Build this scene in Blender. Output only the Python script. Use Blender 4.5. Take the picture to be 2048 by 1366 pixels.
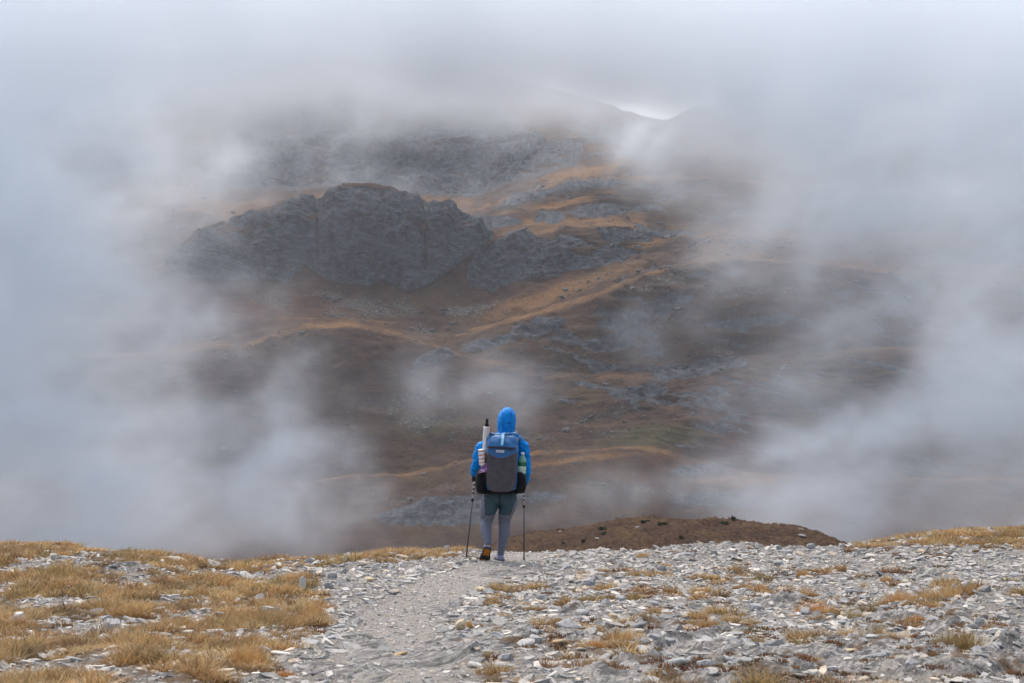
import bpy, bmesh, math, random
import numpy as np
from mathutils import Vector, Matrix, Euler

random.seed(7)
RNG = np.random.default_rng(11)
for o in list(bpy.data.objects):
    bpy.data.objects.remove(o)
scene = bpy.context.scene
COL = scene.collection
R = math.radians

# ------------------------------------------------------------------ camera
CAM_Z = 1.65
LENS = 70.0
FPX = LENS / 36.0 * 2048.0          # focal length in photo pixels
cam_d = bpy.data.cameras.new('camera')
cam_d.lens = LENS
cam_d.sensor_width = 36.0
cam_d.clip_start = 0.1
cam_d.clip_end = 9000.0
cam_d.dof.use_dof = True
cam_d.dof.focus_distance = 20.5
cam_d.dof.aperture_fstop = 11.0
cam = bpy.data.objects.new('camera', cam_d)
cam.location = (0, 0, CAM_Z)
cam.rotation_euler = (R(90), 0, 0)
COL.objects.link(cam)
scene.camera = cam

# ------------------------------------------------------------------ sky and sun
SUN_EL, SUN_AZ = R(58), R(-25)       # azimuth measured from +Y towards +X
world = bpy.data.worlds.new('World')
scene.world = world
world.use_nodes = True
wn = world.node_tree.nodes
wl = world.node_tree.links
wn.clear()
sky = wn.new('ShaderNodeTexSky')
sky.sky_type = 'NISHITA'
sky.sun_disc = False
sky.sun_elevation = SUN_EL
sky.sun_rotation = SUN_AZ
sky.air_density = 1.0
sky.dust_density = 4.0
hs = wn.new('ShaderNodeHueSaturation')
hs.inputs['Saturation'].default_value = 0.74    # overcast: the cloud deck greys the blue
bg = wn.new('ShaderNodeBackground')
bg.inputs['Strength'].default_value = 0.15
wo = wn.new('ShaderNodeOutputWorld')
wl.new(sky.outputs[0], hs.inputs['Color'])
wl.new(hs.outputs[0], bg.inputs['Color'])
wl.new(bg.outputs[0], wo.inputs['Surface'])

sun_d = bpy.data.lights.new('sun', 'SUN')
sun_d.energy = 0.95
sun_d.angle = R(28)
sun_d.color = (1.0, 0.955, 0.89)
sun = bpy.data.objects.new('sun', sun_d)
sdir = Vector((math.sin(SUN_AZ) * math.cos(SUN_EL), math.cos(SUN_AZ) * math.cos(SUN_EL), math.sin(SUN_EL)))
sun.rotation_euler = sdir.to_track_quat('Z', 'Y').to_euler()
sun.location = (0, 0, 40)
COL.objects.link(sun)

scene.view_settings.view_transform = 'Standard'
scene.view_settings.look = 'None'
scene.view_settings.gamma = 1.0
scene.view_settings.exposure = 1.05
scene.view_settings.use_curve_mapping = False
scene.render.engine = 'CYCLES'
cy = scene.cycles
cy.use_denoising = True
try:
    cy.denoiser = 'OPENIMAGEDENOISE'
except Exception:
    pass
cy.use_adaptive_sampling = True
cy.adaptive_threshold = 0.012
cy.max_bounces = 16
cy.diffuse_bounces = 2
cy.glossy_bounces = 2
cy.transmission_bounces = 4
cy.transparent_max_bounces = 12
cy.volume_bounces = 14
cy.volume_step_rate = 2.0
cy.volume_max_steps = 256
cy.caustics_reflective = False
cy.caustics_refractive = False

# ------------------------------------------------------------------ helpers
def P(u, v, y):
    """The point at distance y along the ray of photo pixel (u, v) of the 2048 px photograph."""
    return Vector(((u - 1024.0) / FPX * y, y, CAM_Z - (v - 683.0) / FPX * y))

def tag(o, label=None, cat=None, group=None, kind=None):
    if label: o['label'] = label
    if cat: o['category'] = cat
    if group: o['group'] = group
    if kind: o['kind'] = kind
    return o

def link(o, parent=None):
    COL.objects.link(o)
    if parent is not None:
        o.parent = parent
    return o

def empty(name, loc=(0, 0, 0), rot=(0, 0, 0)):
    o = bpy.data.objects.new(name, None)
    o.location = loc
    o.rotation_euler = rot
    o.empty_display_size = 0.1
    COL.objects.link(o)
    return o

def mesh_np(name, verts, faces_flat, face_len, mats=(), smooth=True, parent=None, mat_index=None):
    """One mesh object out of numpy arrays."""
    verts = np.asarray(verts, np.float32)
    me = bpy.data.meshes.new(name)
    me.vertices.add(len(verts))
    me.vertices.foreach_set('co', verts.ravel())
    faces_flat = np.asarray(faces_flat, np.int32).ravel()
    if np.isscalar(face_len):
        nf = len(faces_flat) // face_len
        tot = np.full(nf, face_len, np.int32)
    else:
        tot = np.asarray(face_len, np.int32)
        nf = len(tot)
    start = np.concatenate(([0], np.cumsum(tot)[:-1])).astype(np.int32)
    me.loops.add(len(faces_flat))
    me.loops.foreach_set('vertex_index', faces_flat)
    me.polygons.add(nf)
    me.polygons.foreach_set('loop_start', start)
    me.polygons.foreach_set('loop_total', tot)
    if mat_index is not None:
        me.polygons.foreach_set('material_index', np.asarray(mat_index, np.int32))
    me.polygons.foreach_set('use_smooth', np.full(nf, bool(smooth)))
    for m in mats:
        me.materials.append(m)
    me.update(calc_edges=True)
    me.validate()
    o = bpy.data.objects.new(name, me)
    link(o, parent)
    return o

def vcol(o, name, rgba):
    rgba = np.asarray(rgba, np.float32)
    a = o.data.attributes.new(name, 'FLOAT_COLOR', 'POINT')
    a.data.foreach_set('color', rgba.ravel())

def grid_faces(nu, nv):
    i = np.arange(nu - 1)[None, :]
    j = np.arange(nv - 1)[:, None]
    a = j * nu + i
    return np.stack([a, a + 1, a + 1 + nu, a + nu], -1).reshape(-1, 4)

# vectorised gradient noise -----------------------------------------------------
_g = np.random.default_rng(5)
_PERM = np.concatenate([_g.permutation(256)] * 3).astype(np.int32)
_G = _g.normal(size=(256, 3))
_G = (_G / np.linalg.norm(_G, axis=1)[:, None]).astype(np.float32)

def gnoise(x, y, z):
    x = np.asarray(x, np.float32); y = np.asarray(y, np.float32); z = np.asarray(z, np.float32)
    x, y, z = np.broadcast_arrays(x, y, z)
    xi = np.floor(x); yi = np.floor(y); zi = np.floor(z)
    fx = x - xi; fy = y - yi; fz = z - zi
    xi = xi.astype(np.int32) & 255; yi = yi.astype(np.int32) & 255; zi = zi.astype(np.int32) & 255
    ux = fx * fx * fx * (fx * (fx * 6 - 15) + 10)
    uy = fy * fy * fy * (fy * (fy * 6 - 15) + 10)
    uz = fz * fz * fz * (fz * (fz * 6 - 15) + 10)
    out = 0
    for dz in (0, 1):
        wz = uz if dz else 1 - uz
        for dy in (0, 1):
            wy = uy if dy else 1 - uy
            for dx in (0, 1):
                wx = ux if dx else 1 - ux
                h = _PERM[_PERM[_PERM[(xi + dx) & 255] + ((yi + dy) & 255)] + ((zi + dz) & 255)]
                g = _G[h]
                out = out + wx * wy * wz * (g[..., 0] * (fx - dx) + g[..., 1] * (fy - dy) + g[..., 2] * (fz - dz))
    return out * 1.6

def fbm(x, y, z, octv=4, lac=2.03, gain=0.5):
    a, s, n = 1.0, 0.0, 0.0
    for k in range(octv):
        s = s + a * gnoise(x + 17.3 * k, y - 9.1 * k, z + 4.7 * k)
        n += a
        a *= gain
        x = x * lac; y = y * lac; z = z * lac
    return s / n

def ridged(x, y, z, octv=4, lac=2.1, gain=0.55):
    a, s, n = 1.0, 0.0, 0.0
    for k in range(octv):
        s = s + a * (1.0 - np.abs(gnoise(x + 31.1 * k, y + 7.7 * k, z - 3.9 * k)) * 1.7)
        n += a
        a *= gain
        x = x * lac; y = y * lac; z = z * lac
    return s / n

def sstep(a, b, x):
    t = np.clip((x - a) / (b - a), 0, 1)
    return t * t * (3 - 2 * t)

def gsmooth(a, n, axis=0):
    """Gaussian smoothing of an array along an axis, standard deviation n samples."""
    r = max(1, int(3 * n))
    k = np.exp(-0.5 * (np.arange(-r, r + 1) / n) ** 2)
    k /= k.sum()
    a = np.moveaxis(a, axis, 0)
    p = np.concatenate([np.repeat(a[:1], r, 0), a, np.repeat(a[-1:], r, 0)])
    out = sum(k[i] * p[i:i + len(a)] for i in range(2 * r + 1))
    return np.moveaxis(out, 0, axis)

def pchip(k, vals, s):
    """Monotone cubic through vals[k] (first axis) evaluated at s (1-D)."""
    k = np.asarray(k, float)
    h = np.diff(k)
    d = np.diff(vals, axis=0) / h[:, None]
    m = np.zeros_like(vals)
    m[0], m[-1] = d[0], d[-1]
    for i in range(1, len(k) - 1):
        w1, w2 = 2 * h[i] + h[i - 1], h[i] + 2 * h[i - 1]
        same = d[i - 1] * d[i] > 0
        with np.errstate(divide='ignore', invalid='ignore'):
            hm = (w1 + w2) / (w1 / d[i - 1] + w2 / d[i])
        m[i] = np.where(same, hm, 0)
    i = np.clip(np.searchsorted(k, s, 'right') - 1, 0, len(k) - 2)
    t = ((s - k[i]) / h[i])[:, None]
    hh = h[i][:, None]
    return ((1 + 2 * t) * (1 - t) ** 2 * vals[i] + t * (1 - t) ** 2 * hh * m[i]
            + t * t * (3 - 2 * t) * vals[i + 1] + t * t * (t - 1) * hh * m[i + 1])

# node helpers --------------------------------------------------------------------
class NT:
    def __init__(self, name):
        self.mat = bpy.data.materials.new(name)
        self.mat.use_nodes = True
        self.t = self.mat.node_tree
        self.t.nodes.clear()
        self.out = self.t.nodes.new('ShaderNodeOutputMaterial')
    def n(self, typ, **kw):
        nd = self.t.nodes.new(typ)
        for k, v in kw.items():
            if k.startswith('i_'):
                nd.inputs[k[2:].replace('_', ' ')].default_value = v
            else:
                setattr(nd, k, v)
        return nd
    def l(self, a, b):
        self.t.links.new(a, b)
    def coord(self, scale=(1, 1, 1), rot=(0, 0, 0), which='Object'):
        c = self.n('ShaderNodeTexCoord')
        m = self.n('ShaderNodeMapping')
        m.inputs['Scale'].default_value = scale
        m.inputs['Rotation'].default_value = rot
        self.l(c.outputs[which], m.inputs['Vector'])
        return m.outputs[0]
    def noise(self, vec, scale, detail=5, rough=0.6, dist=0.0):
        nd = self.n('ShaderNodeTexNoise')
        nd.inputs['Scale'].default_value = scale
        nd.inputs['Detail'].default_value = detail
        nd.inputs['Roughness'].default_value = rough
        nd.inputs['Distortion'].default_value = dist
        self.l(vec, nd.inputs['Vector'])
        return nd.outputs['Fac']
    def ramp(self, fac, stops):
        nd = self.n('ShaderNodeValToRGB')
        e = nd.color_ramp.elements
        while len(e) > 1: e.remove(e[-1])
        for i, (p, c) in enumerate(stops):
            if i == 0:
                el = e[0]; el.position = p
            else:
                el = e.new(p)
            el.color = (*c, 1) if len(c) == 3 else c
        self.l(fac, nd.inputs['Fac'])
        return nd.outputs['Color']
    def mr(self, fac, a, b, c=0.0, d=1.0):
        nd = self.n('ShaderNodeMapRange')
        nd.inputs['From Min'].default_value = a
        nd.inputs['From Max'].default_value = b
        nd.inputs['To Min'].default_value = c
        nd.inputs['To Max'].default_value = d
        self.l(fac, nd.inputs['Value'])
        return nd.outputs[0]
    def mix(self, fac, a, b, blend='MIX'):
        nd = self.n('ShaderNodeMix')
        nd.data_type = 'RGBA'
        nd.blend_type = blend
        for s, v in (('Factor', fac), ('A', a), ('B', b)):
            inp = [i for i in nd.inputs if i.name == s and i.enabled and (i.type == 'RGBA' or s == 'Factor')][0]
            if hasattr(v, 'links') or isinstance(v, bpy.types.NodeSocket):
                self.l(v, inp)
            elif s == 'Factor':
                inp.default_value = v
            else:
                inp.default_value = (*v, 1) if len(v) == 3 else v
        return [o for o in nd.outputs if o.type == 'RGBA'][0]
    def math(self, op, a, b=None):
        nd = self.n('ShaderNodeMath')
        nd.operation = op
        for i, v in enumerate((a, b)):
            if v is None: continue
            if isinstance(v, bpy.types.NodeSocket): self.l(v, nd.inputs[i])
            else: nd.inputs[i].default_value = v
        return nd.outputs[0]
    def attr(self, name):
        nd = self.n('ShaderNodeAttribute')
        nd.attribute_name = name
        return nd
    def sep(self, col):
        nd = self.n('ShaderNodeSeparateColor')
        self.l(col, nd.inputs[0])
        return nd.outputs
    def bump(self, h, strength=0.5, dist=0.02, prev=None):
        nd = self.n('ShaderNodeBump')
        nd.inputs['Strength'].default_value = strength
        nd.inputs['Distance'].default_value = dist
        self.l(h, nd.inputs['Height'])
        if prev is not None: self.l(prev, nd.inputs['Normal'])
        return nd.outputs[0]
    def principled(self, color, rough=0.8, normal=None, **kw):
        nd = self.n('ShaderNodeBsdfPrincipled')
        if isinstance(color, bpy.types.NodeSocket): self.l(color, nd.inputs['Base Color'])
        else: nd.inputs['Base Color'].default_value = (*color, 1)
        if isinstance(rough, bpy.types.NodeSocket): self.l(rough, nd.inputs['Roughness'])
        else: nd.inputs['Roughness'].default_value = rough
        nd.inputs['Specular IOR Level'].default_value = kw.pop('spec', 0.3)
        for k, v in kw.items():
            nd.inputs[k.replace('_', ' ')].default_value = v
        if normal is not None: self.l(normal, nd.inputs['Normal'])
        self.l(nd.outputs[0], self.out.inputs['Surface'])
        return nd
# ------------------------------------------------------------------ far mountainside
UN, U0, U1 = 900, -170, 2210
ucol = np.linspace(U0, U1, UN)

def line(pts, sm=1.5):
    pts = sorted(pts)
    a = np.interp(ucol, [p[0] for p in pts], [p[1] for p in pts])
    return gsmooth(a, sm)

def yline(*pts):
    return gsmooth(np.interp(ucol, [p[0] for p in pts], [p[1] for p in pts]), 12)

lines = []      # (v(u), y(u), rows up to the next line)
def add(v, y, rows): lines.append((v, 620 + (y - 430) * 0.42, rows))

dome = line([(-300, 640), (200, 600), (300, 560), (345, 512), (372, 486), (400, 465), (440, 450), (480, 437), (520, 423), (560, 408), (620, 395),
             (640, 398), (662, 386), (690, 376), (715, 372), (745, 371), (790, 380), (815, 391), (835, 400), (843, 416), (856, 413), (880, 406), (900, 410),
             (920, 424), (945, 440), (985, 468), (1010, 480), (1050, 477), (1150, 462), (1220, 464), (1290, 471), (1330, 488),
             (1450, 484), (1600, 490), (2050, 520), (2400, 530)], 1.2)
dbase = line([(-300, 700), (200, 600), (350, 560), (530, 566), (600, 552), (640, 556), (700, 566), (800, 572), (860, 556), (925, 565), (980, 580),
              (1050, 562), (1150, 546), (1300, 514), (1450, 502), (1600, 508), (2050, 545), (2400, 560)], 4)
left = sstep(960, 880, ucol)         # 1 where the left hills stand
hump = sstep(880, 960, ucol) * sstep(1420, 1280, ucol)
mound = sstep(430, 540, ucol) * sstep(940, 830, ucol)
domem = sstep(300, 360, ucol) * sstep(1010, 960, ucol)
rim = sstep(900, 960, ucol) * sstep(1500, 1300, ucol)

add(line([(-300, 1200), (2400, 1200)]), yline((0, 380), (1, 380)), 18)
add(line([(-300, 1060), (600, 1075), (900, 1050), (1200, 1060), (1500, 1050), (2400, 1060)], 8), yline((-300, 490), (1000, 480), (2400, 500)), 34)
l2 = line([(-300, 985), (300, 985), (600, 975), (700, 958), (850, 946), (950, 918), (1100, 908), (1250, 900), (1330, 905), (1400, 930), (1500, 955), (1700, 965), (2400, 965)], 6)
add(l2, yline((-300, 560), (2400, 560)), 10)
add(l2 - 1 + 5 * sstep(600, 700, ucol) * sstep(1300, 1200, ucol), yline((-300, 590), (2400, 590)), 40)
add(line([(-300, 860), (500, 850), (700, 850), (850, 845), (950, 850), (1150, 855), (1400, 835), (2400, 860)], 12), yline((-300, 640), (2400, 640)), 70)
l4 = line([(-300, 735), (200, 722), (400, 706), (480, 700), (520, 684), (560, 670), (600, 661), (640, 657), (700, 655), (740, 657), (800, 669), (860, 696), (900, 716), (960, 737),
           (1050, 748), (1200, 775), (1300, 770), (1400, 752), (1500, 735), (1800, 720), (2400, 730)], 5)
add(l4, yline((-300, 715), (800, 715), (1000, 690), (2400, 690)), 10)
add(l4 + 14 * mound - 12 * (1 - mound), yline((-300, 780), (800, 780), (1000, 706), (2400, 706)), 50)
l5 = line([(-300, 660), (200, 650), (500, 640), (700, 642), (800, 655), (860, 672), (900, 680), (960, 662), (1000, 646), (1100, 621), (1200, 597), (1260, 574), (1300, 557),
           (1380, 540), (1450, 531), (1600, 540), (1800, 560), (2400, 590)], 5)
add(l5, yline((-300, 850), (850, 850), (1000, 770), (1300, 780), (2400, 800)), 10)
add(l5 + 7 * hump - 3 * (1 - hump), yline((-300, 858), (850, 858), (1000, 840), (2400, 850)), 50)
add(dbase, yline((-300, 930), (2400, 930)), 40)
add(dbase * 0.42 + dome * 0.58, yline((-300, 946), (900, 946), (1000, 950), (2400, 952)), 64)
add(dome, yline((-300, 985), (900, 985), (1000, 980), (2400, 985)), 12)
add(dome + 50 * domem - 5 * (1 - domem), yline((-300, 1060), (2400, 1020)), 20)
add(line([(-300, 560), (200, 500), (300, 470), (450, 452), (600, 460), (850, 445), (940, 442), (1000, 441), (1050, 436), (1110, 430), (1200, 425), (1300, 431), (1450, 440), (1600, 446), (2400, 480)], 5),
    yline((-300, 1150), (2400, 1150)), 42)
l9 = line([(-300, 480), (200, 455), (300, 440), (380, 425), (450, 440), (600, 430), (700, 425), (850, 428), (900, 428), (940, 431), (1000, 406), (1060, 386), (1130, 371), (1250, 363), (1350, 371),
           (1500, 380), (1700, 392), (2400, 430)], 4)
add(l9, yline((-300, 1230), (2400, 1230)), 8)
add(l9 + 6 * rim - 3, yline((-300, 1250), (900, 1250), (1000, 1300), (2400, 1300)), 34)
add(line([(-300, 420), (200, 400), (400, 385), (700, 370), (900, 395), (960, 392), (1050, 352), (1150, 332), (1300, 312), (1500, 312), (2400, 350)], 8),
    yline((-300, 1440), (2400, 1460)), 60)
add(line([(-300, 260), (400, 268), (700, 262), (900, 262), (1150, 268), (1300, 275), (1500, 262), (2400, 260)], 8), yline((-300, 1560), (900, 1560), (1200, 1700), (2400, 1680)), 40)
add(line([(-300, 110), (600, 100), (900, 140), (1050, 165), (1120, 182), (1200, 205), (1225, 210), (1245, 222), (1262, 224), (1285, 233), (1305, 236), (1330, 241), (1345, 236), (1362, 227),
          (1380, 219), (1392, 213), (1410, 211), (1440, 200), (1500, 184), (1700, 160), (2400, 140)], 0.7), yline((-300, 1850), (2400, 1850)), 12)
add(line([(-300, 360), (2400, 360)]), yline((-300, 2300), (2400, 2300)), 0)

ks = np.arange(len(lines), dtype=float)
ss = np.concatenate([k + np.arange(n) / n for k, (_, _, n) in enumerate(lines) if n] + [[ks[-1]]])
VV = pchip(ks, np.array([l[0] for l in lines]), ss)
YY = pchip(ks, np.array([l[1] for l in lines]), ss)
UU = np.broadcast_to(ucol, VV.shape)
X0 = (UU - 1024) / FPX * YY
Z0 = CAM_Z - (VV - 683) / FPX * YY

def norms(X, Y, Z):
    a = np.stack([np.gradient(X, axis=1), np.gradient(Y, axis=1), np.gradient(Z, axis=1)], -1)
    b = np.stack([np.gradient(X, axis=0), np.gradient(Y, axis=0), np.gradient(Z, axis=0)], -1)
    n = np.cross(a, b)
    return n / (np.linalg.norm(n, axis=-1, keepdims=True) + 1e-9)

# where bare rock, scree, straw grass and green grass lie (photo pixels of the undisplaced surface)
wob = fbm(X0 / 42, YY / 42, Z0 / 30, 4)
wob2 = fbm(X0 / 11 + 9, YY / 11, Z0 / 11, 3)
def inpoly(pts):
    c = np.zeros(VV.shape, bool)
    uu = UU + 16 * wob + 7 * wob2
    vv = VV + 10 * wob + 6 * wob2
    n = len(pts)
    for i in range(n):
        (x1, y1), (x2, y2) = pts[i], pts[(i + 1) % n]
        if y1 == y2: continue
        c ^= ((y1 > vv) != (y2 > vv)) & (uu < (x2 - x1) * (vv - y1) / (y2 - y1) + x1)
    return c.astype(np.float32)
def blob(u, v, ru, rv, a=0.0, hard=0.35, w=1.0):
    du, dv = UU - u, VV - v
    ca, sa = math.cos(R(a)), math.sin(R(a))
    du, dv = du * ca + dv * sa, -du * sa + dv * ca
    d = np.sqrt((du / ru) ** 2 + (dv / rv) ** 2) + w * (0.55 * wob + 0.5 * wob2)
    return sstep(1 + hard, 1 - hard, d)
def union(*a):
    o = a[0]
    for b in a[1:]: o = np.maximum(o, b)
    return o
kk = ss[:, None] + 0 * UU
front_dome = sstep(9.55, 9.8, kk) * sstep(12.2, 11.9, kk)
back = sstep(15.6, 16.2, kk)
rock = union(
    inpoly([(340, 520), (400, 466), (560, 410), (640, 396), (740, 360), (850, 400), (900, 400), (990, 470), (960, 500), (900, 540), (850, 575), (810, 585), (760, 560), (735, 575), (650, 560),
            (610, 530), (570, 570), (520, 560), (430, 560), (350, 560)]) * (kk < 12.6),
    inpoly([(925, 556), (950, 505), (1000, 482), (1060, 474), (1100, 490), (1150, 520), (1220, 500), (1300, 512), (1255, 538), (1150, 548), (1050, 562), (985, 586), (940, 575)]) * (kk < 12.6),
    inpoly([(1190, 468), (1290, 466), (1302, 494), (1210, 496)]) * (kk < 12.6),
    inpoly([(395, 330), (470, 250), (560, 205), (700, 175), (900, 160), (1010, 220), (1080, 285), (1060, 330), (1000, 360), (950, 395), (860, 425), (600, 440), (460, 450), (405, 400)]) * back,
    0.85 * inpoly([(1010, 330), (1100, 290), (1180, 280), (1150, 330), (1060, 370), (960, 410), (940, 400)]) * back,
    0.6 * inpoly([(1150, 250), (1240, 235), (1420, 225), (1450, 270), (1300, 300), (1180, 300)]) * back,
    blob(1090, 655, 75, 17, -8), blob(1260, 645, 75, 18, -12), blob(1225, 690, 60, 17, -8), blob(1385, 748, 100, 17, -10), blob(1290, 790, 55, 17, -12),
    blob(865, 722, 40, 11, -15), blob(985, 690, 60, 9, -15), blob(1390, 945, 60, 15, -4), blob(890, 1030, 105, 28, -6), blob(960, 1005, 60, 12),
    blob(1100, 442, 28, 9), blob(1200, 430, 68, 10), blob(985, 449, 50, 9), blob(1290, 425, 40, 7), blob(1180, 378, 80, 9, -4), blob(1060, 400, 60, 9, -18),
    0.8 * blob(1450, 1005, 120, 18, 3), 0.7 * blob(1080, 1000, 70, 15), 0.8 * blob(1610, 460, 60, 9), 0.7 * blob(1500, 440, 90, 8, -4), 0.7 * blob(1760, 420, 90, 14),
    0.8 * blob(1340, 480, 60, 8), 0.7 * blob(1340, 610, 60, 12, -10), 0.7 * blob(1510, 650, 90, 10, -4))
# smaller ledges: wherever the slope steepens, more often on the right and high up
nzq = np.abs(norms(X0, YY, Z0)[..., 2])
st_ = sstep(*np.percentile(nzq[(VV < 1100) & (kk < 17)], [45, 12]), nzq)
led_n = ridged(X0 / 48, YY / 30, Z0 / 7.0 + 0.03 * X0, 4) + 0.35 * wob
where = np.clip(0.35 + 0.65 * sstep(900, 1150, UU), 0, 1) * sstep(2.0, 3.0, kk) * (1 - mound[None] * 0.8)
rock = np.maximum(rock, sstep(0.80, 0.92, led_n + 0.16 * st_) * where * 0.6)
patch = fbm(X0 / 55 + 70, YY / 40, Z0 / 26, 4)
rock = np.maximum(rock, sstep(0.22, 0.34, patch + 0.10 * st_ + 0.2 * wob2) * back * 0.9)
# heath and ledges of grass growing over the dome's top and on its shelves
over = sstep(0.17, 0.32, fbm(X0 / 22 + 5, YY / 22, Z0 / 9, 4) + 0.25 * blob(560, 425, 90, 30, -15, 0.6) + 0.12 * blob(640, 520, 60, 30, 0, .7))
rock = rock * (1 - 0.8 * over * (kk > 10.1) * (kk < 12.6)) * (1 - 0.6 * sstep(0.2, 0.34, fbm(X0 / 30 - 5, YY / 30, Z0 / 8, 4)) * back)
rock = np.clip(rock, 0, 1)
scree = union(blob(835, 820, 75, 48, -20, 0.6), blob(905, 640, 90, 26, -20, 0.6), blob(760, 620, 90, 26, 0, 0.7), blob(1390, 545, 120, 14, -22, 0.6), blob(1210, 443, 60, 8, 0, 0.6), 0.8 * blob(1340, 330, 90, 40, 0, .7) * back,
              0.8 * blob(1300, 290, 120, 30, 0, .7) * back, blob(900, 425, 55, 14, -25, 0.5) * back, 0.7 * blob(1100, 300, 80, 26, -20, .7) * back, 0.7 * blob(400, 360, 22, 60, -10, .8) * back, 0.6 * blob(950, 960, 120, 30, -8, .8),
              0.7 * blob(1230, 560, 60, 9, -22, .7))
for (u, v, ru, rv, a) in ((1300, 660, 130, 12, -14), (1420, 600, 140, 10, -8), (1550, 590, 160, 12, 2), (1650, 500, 150, 8, -3), (1420, 470, 120, 7, 2), (1500, 700, 120, 12, -6), (700, 1010, 150, 10, -3),
                          (1250, 980, 160, 10, 3), (1150, 880, 120, 8, -3), (620, 600, 120, 16, 0), (1000, 830, 100, 14, -25), (1200, 840, 100, 12, -12), (560, 690, 90, 12, -14)):
    scree = np.maximum(scree, 0.75 * blob(u, v, ru, rv, a, 0.75))
scree = scree * (1 - rock) * np.clip(0.55 + 1.5 * fbm(X0 / 16, YY / 10, Z0 / 16 + 8, 4), 0.05, 1)
N0 = norms(X0, YY, Z0)
nzv = np.abs(N0[..., 2])
q = np.percentile(nzv[(VV < 1100) & (kk < 17)], [62, 96])
flat = sstep(q[0], q[1], nzv + 0.05 * wob)
straw = np.clip(0.55 * flat + 0.35 * wob2 * flat, 0, 1)
def crest(v, w_up, w_dn, a, b):
    d = VV - v[None, :]
    d = d + 5 * wob + 5 * wob2
    return sstep(-w_up, 0, d) * sstep(w_dn, 0, d) * np.clip(0.75 + 1.1 * wob2 + 0.8 * wob, 0.1, 1) * sstep(a - 40, a, UU) * sstep(b + 60, b, UU)
straw = union(straw, crest(l4, 4, 11, 470, 820) * 0.9, crest(l5, 4, 14, 960, 1330) * 0.85, crest(l9, 3, 8, 950, 1300) * 0.95, 0.7 * crest(l2, 3, 7, 640, 1300),
              0.8 * blob(350, 430, 80, 75, 30, 0.7) * back, 0.8 * blob(1170, 350, 90, 13, -8, 0.6), 0.9 * blob(1130, 450, 150, 6, 0, .7), 0.85 * blob(1120, 415, 110, 7, -8, .6),
              0.9 * blob(1460, 965, 110, 10, 0, .5), 0.8 * blob(1260, 508, 60, 8, -8, .6), 0.7 * blob(1120, 590, 190, 15, -16, .7), 0.8 * blob(1150, 925, 150, 7, -6, .6))
straw = straw * (1 - 0.9 * rock) * (1 - 0.6 * scree)
green = union(blob(960, 415, 40, 14, -20, .8) * back, 0.7 * blob(870, 860, 120, 18, -8, .9), 0.8 * blob(1330, 880, 110, 22, -4, .9), 0.6 * blob(1650, 780, 150, 90, 0, .9), 0.5 * blob(730, 540, 80, 22, 0, .9)) * (1 - rock)

# relief: hummocks in the grass, ledges, gullies and cracks in the rock
dist = YY / 850.0
hum = 2.0 * fbm(X0 / 30, YY / 30, Z0 / 30, 4) + 0.55 * fbm(X0 / 6.5, YY / 6.5, Z0 / 6.5, 3)
terr = sstep(1050, 1250, UU) * sstep(3.0, 4.0, kk) * sstep(16, 15, kk)
hum = hum + 3.2 * terr * ridged(X0 / 60 + 3, YY / 34, Z0 / 9, 3) + 1.6 * ridged(X0 / 22, YY / 16, Z0 / 10, 3)
hum = hum + 0.35 * fbm(X0 / 2.2, YY / 2.2, Z0 / 2.2, 3)
bz = Z0 + 0.22 * X0 + 4.0 * wob             # tilted bedding
led = ridged(X0 / 26, YY / 26, bz / 7.0, 4) - 0.6
gul = ridged(X0 / 15 + 5, YY / 40, Z0 / 60, 3) - 0.6
fine = fbm(X0 / 4.0, YY / 4.0, bz / 1.6, 4)
but = ridged(X0 / 60 + 11, YY / 80, Z0 / 120, 3) - 0.6
rel = 4.5 * (ridged(X0 / 24 + 2, YY / 24, Z0 / 34 + 7, 3) - 0.6) * front_dome + 2.8 * led + 3.0 * gul + 1.9 * fine + 7.0 * but * back + 1.6 + 0.8 * fbm(X0 / 1.8, YY / 1.8, bz / 0.8, 3) + 2.6 * np.abs(fbm(X0 / 34, YY / 34, Z0 / 34 + 4, 2))
# the big vertical clefts of the rock dome
cleft = 0
for (u, v0, v1, w, d) in ((632, 395, 520, 2.6, 3.5), (845, 405, 540, 3, 4.5), (622, 500, 560, 2.2, 2.5), (700, 520, 570, 3, 3), (885, 415, 470, 2.2, 2), (800, 540, 585, 3.5, 4), (560, 460, 540, 2.0, 1.6), (955, 480, 540, 2.2, 1.6), (760, 540, 575, 3, 3)):
    du = np.abs(UU - u - 9 * wob - (VV - v0) * 0.05 + 4 * wob2)
    cleft = cleft + d * sstep(w * 1.6, 0, du) * sstep(v0 - 20, v0 + 10, VV) * sstep(v1 + 15, v1 - 15, VV)
cleft = cleft * (kk < 12.1)
edge = sstep(0.0, 0.10, (ss[:, None] / ks[-1])) 
topfade = sstep(ks[-1] - 0.2, ks[-1] - 1.0, kk)
amp = dist * topfade * (1 - 0.8 * sstep(16.75, 16.97, kk))
keep = 1 - 0.85 * np.exp(-((kk - 12) / 0.8) ** 2) * domem[None, :]     # leave the dome's outline alone
disp = amp * ((1 - rock) * (hum + scree * 0.9 * fine) + rock * (rel - cleft) * keep)
Nn = N0 * np.sign(N0[..., 2:3] + 1e-6)
X = X0 + Nn[..., 0] * disp
Y = YY + Nn[..., 1] * disp
Z = Z0 + Nn[..., 2] * disp

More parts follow.
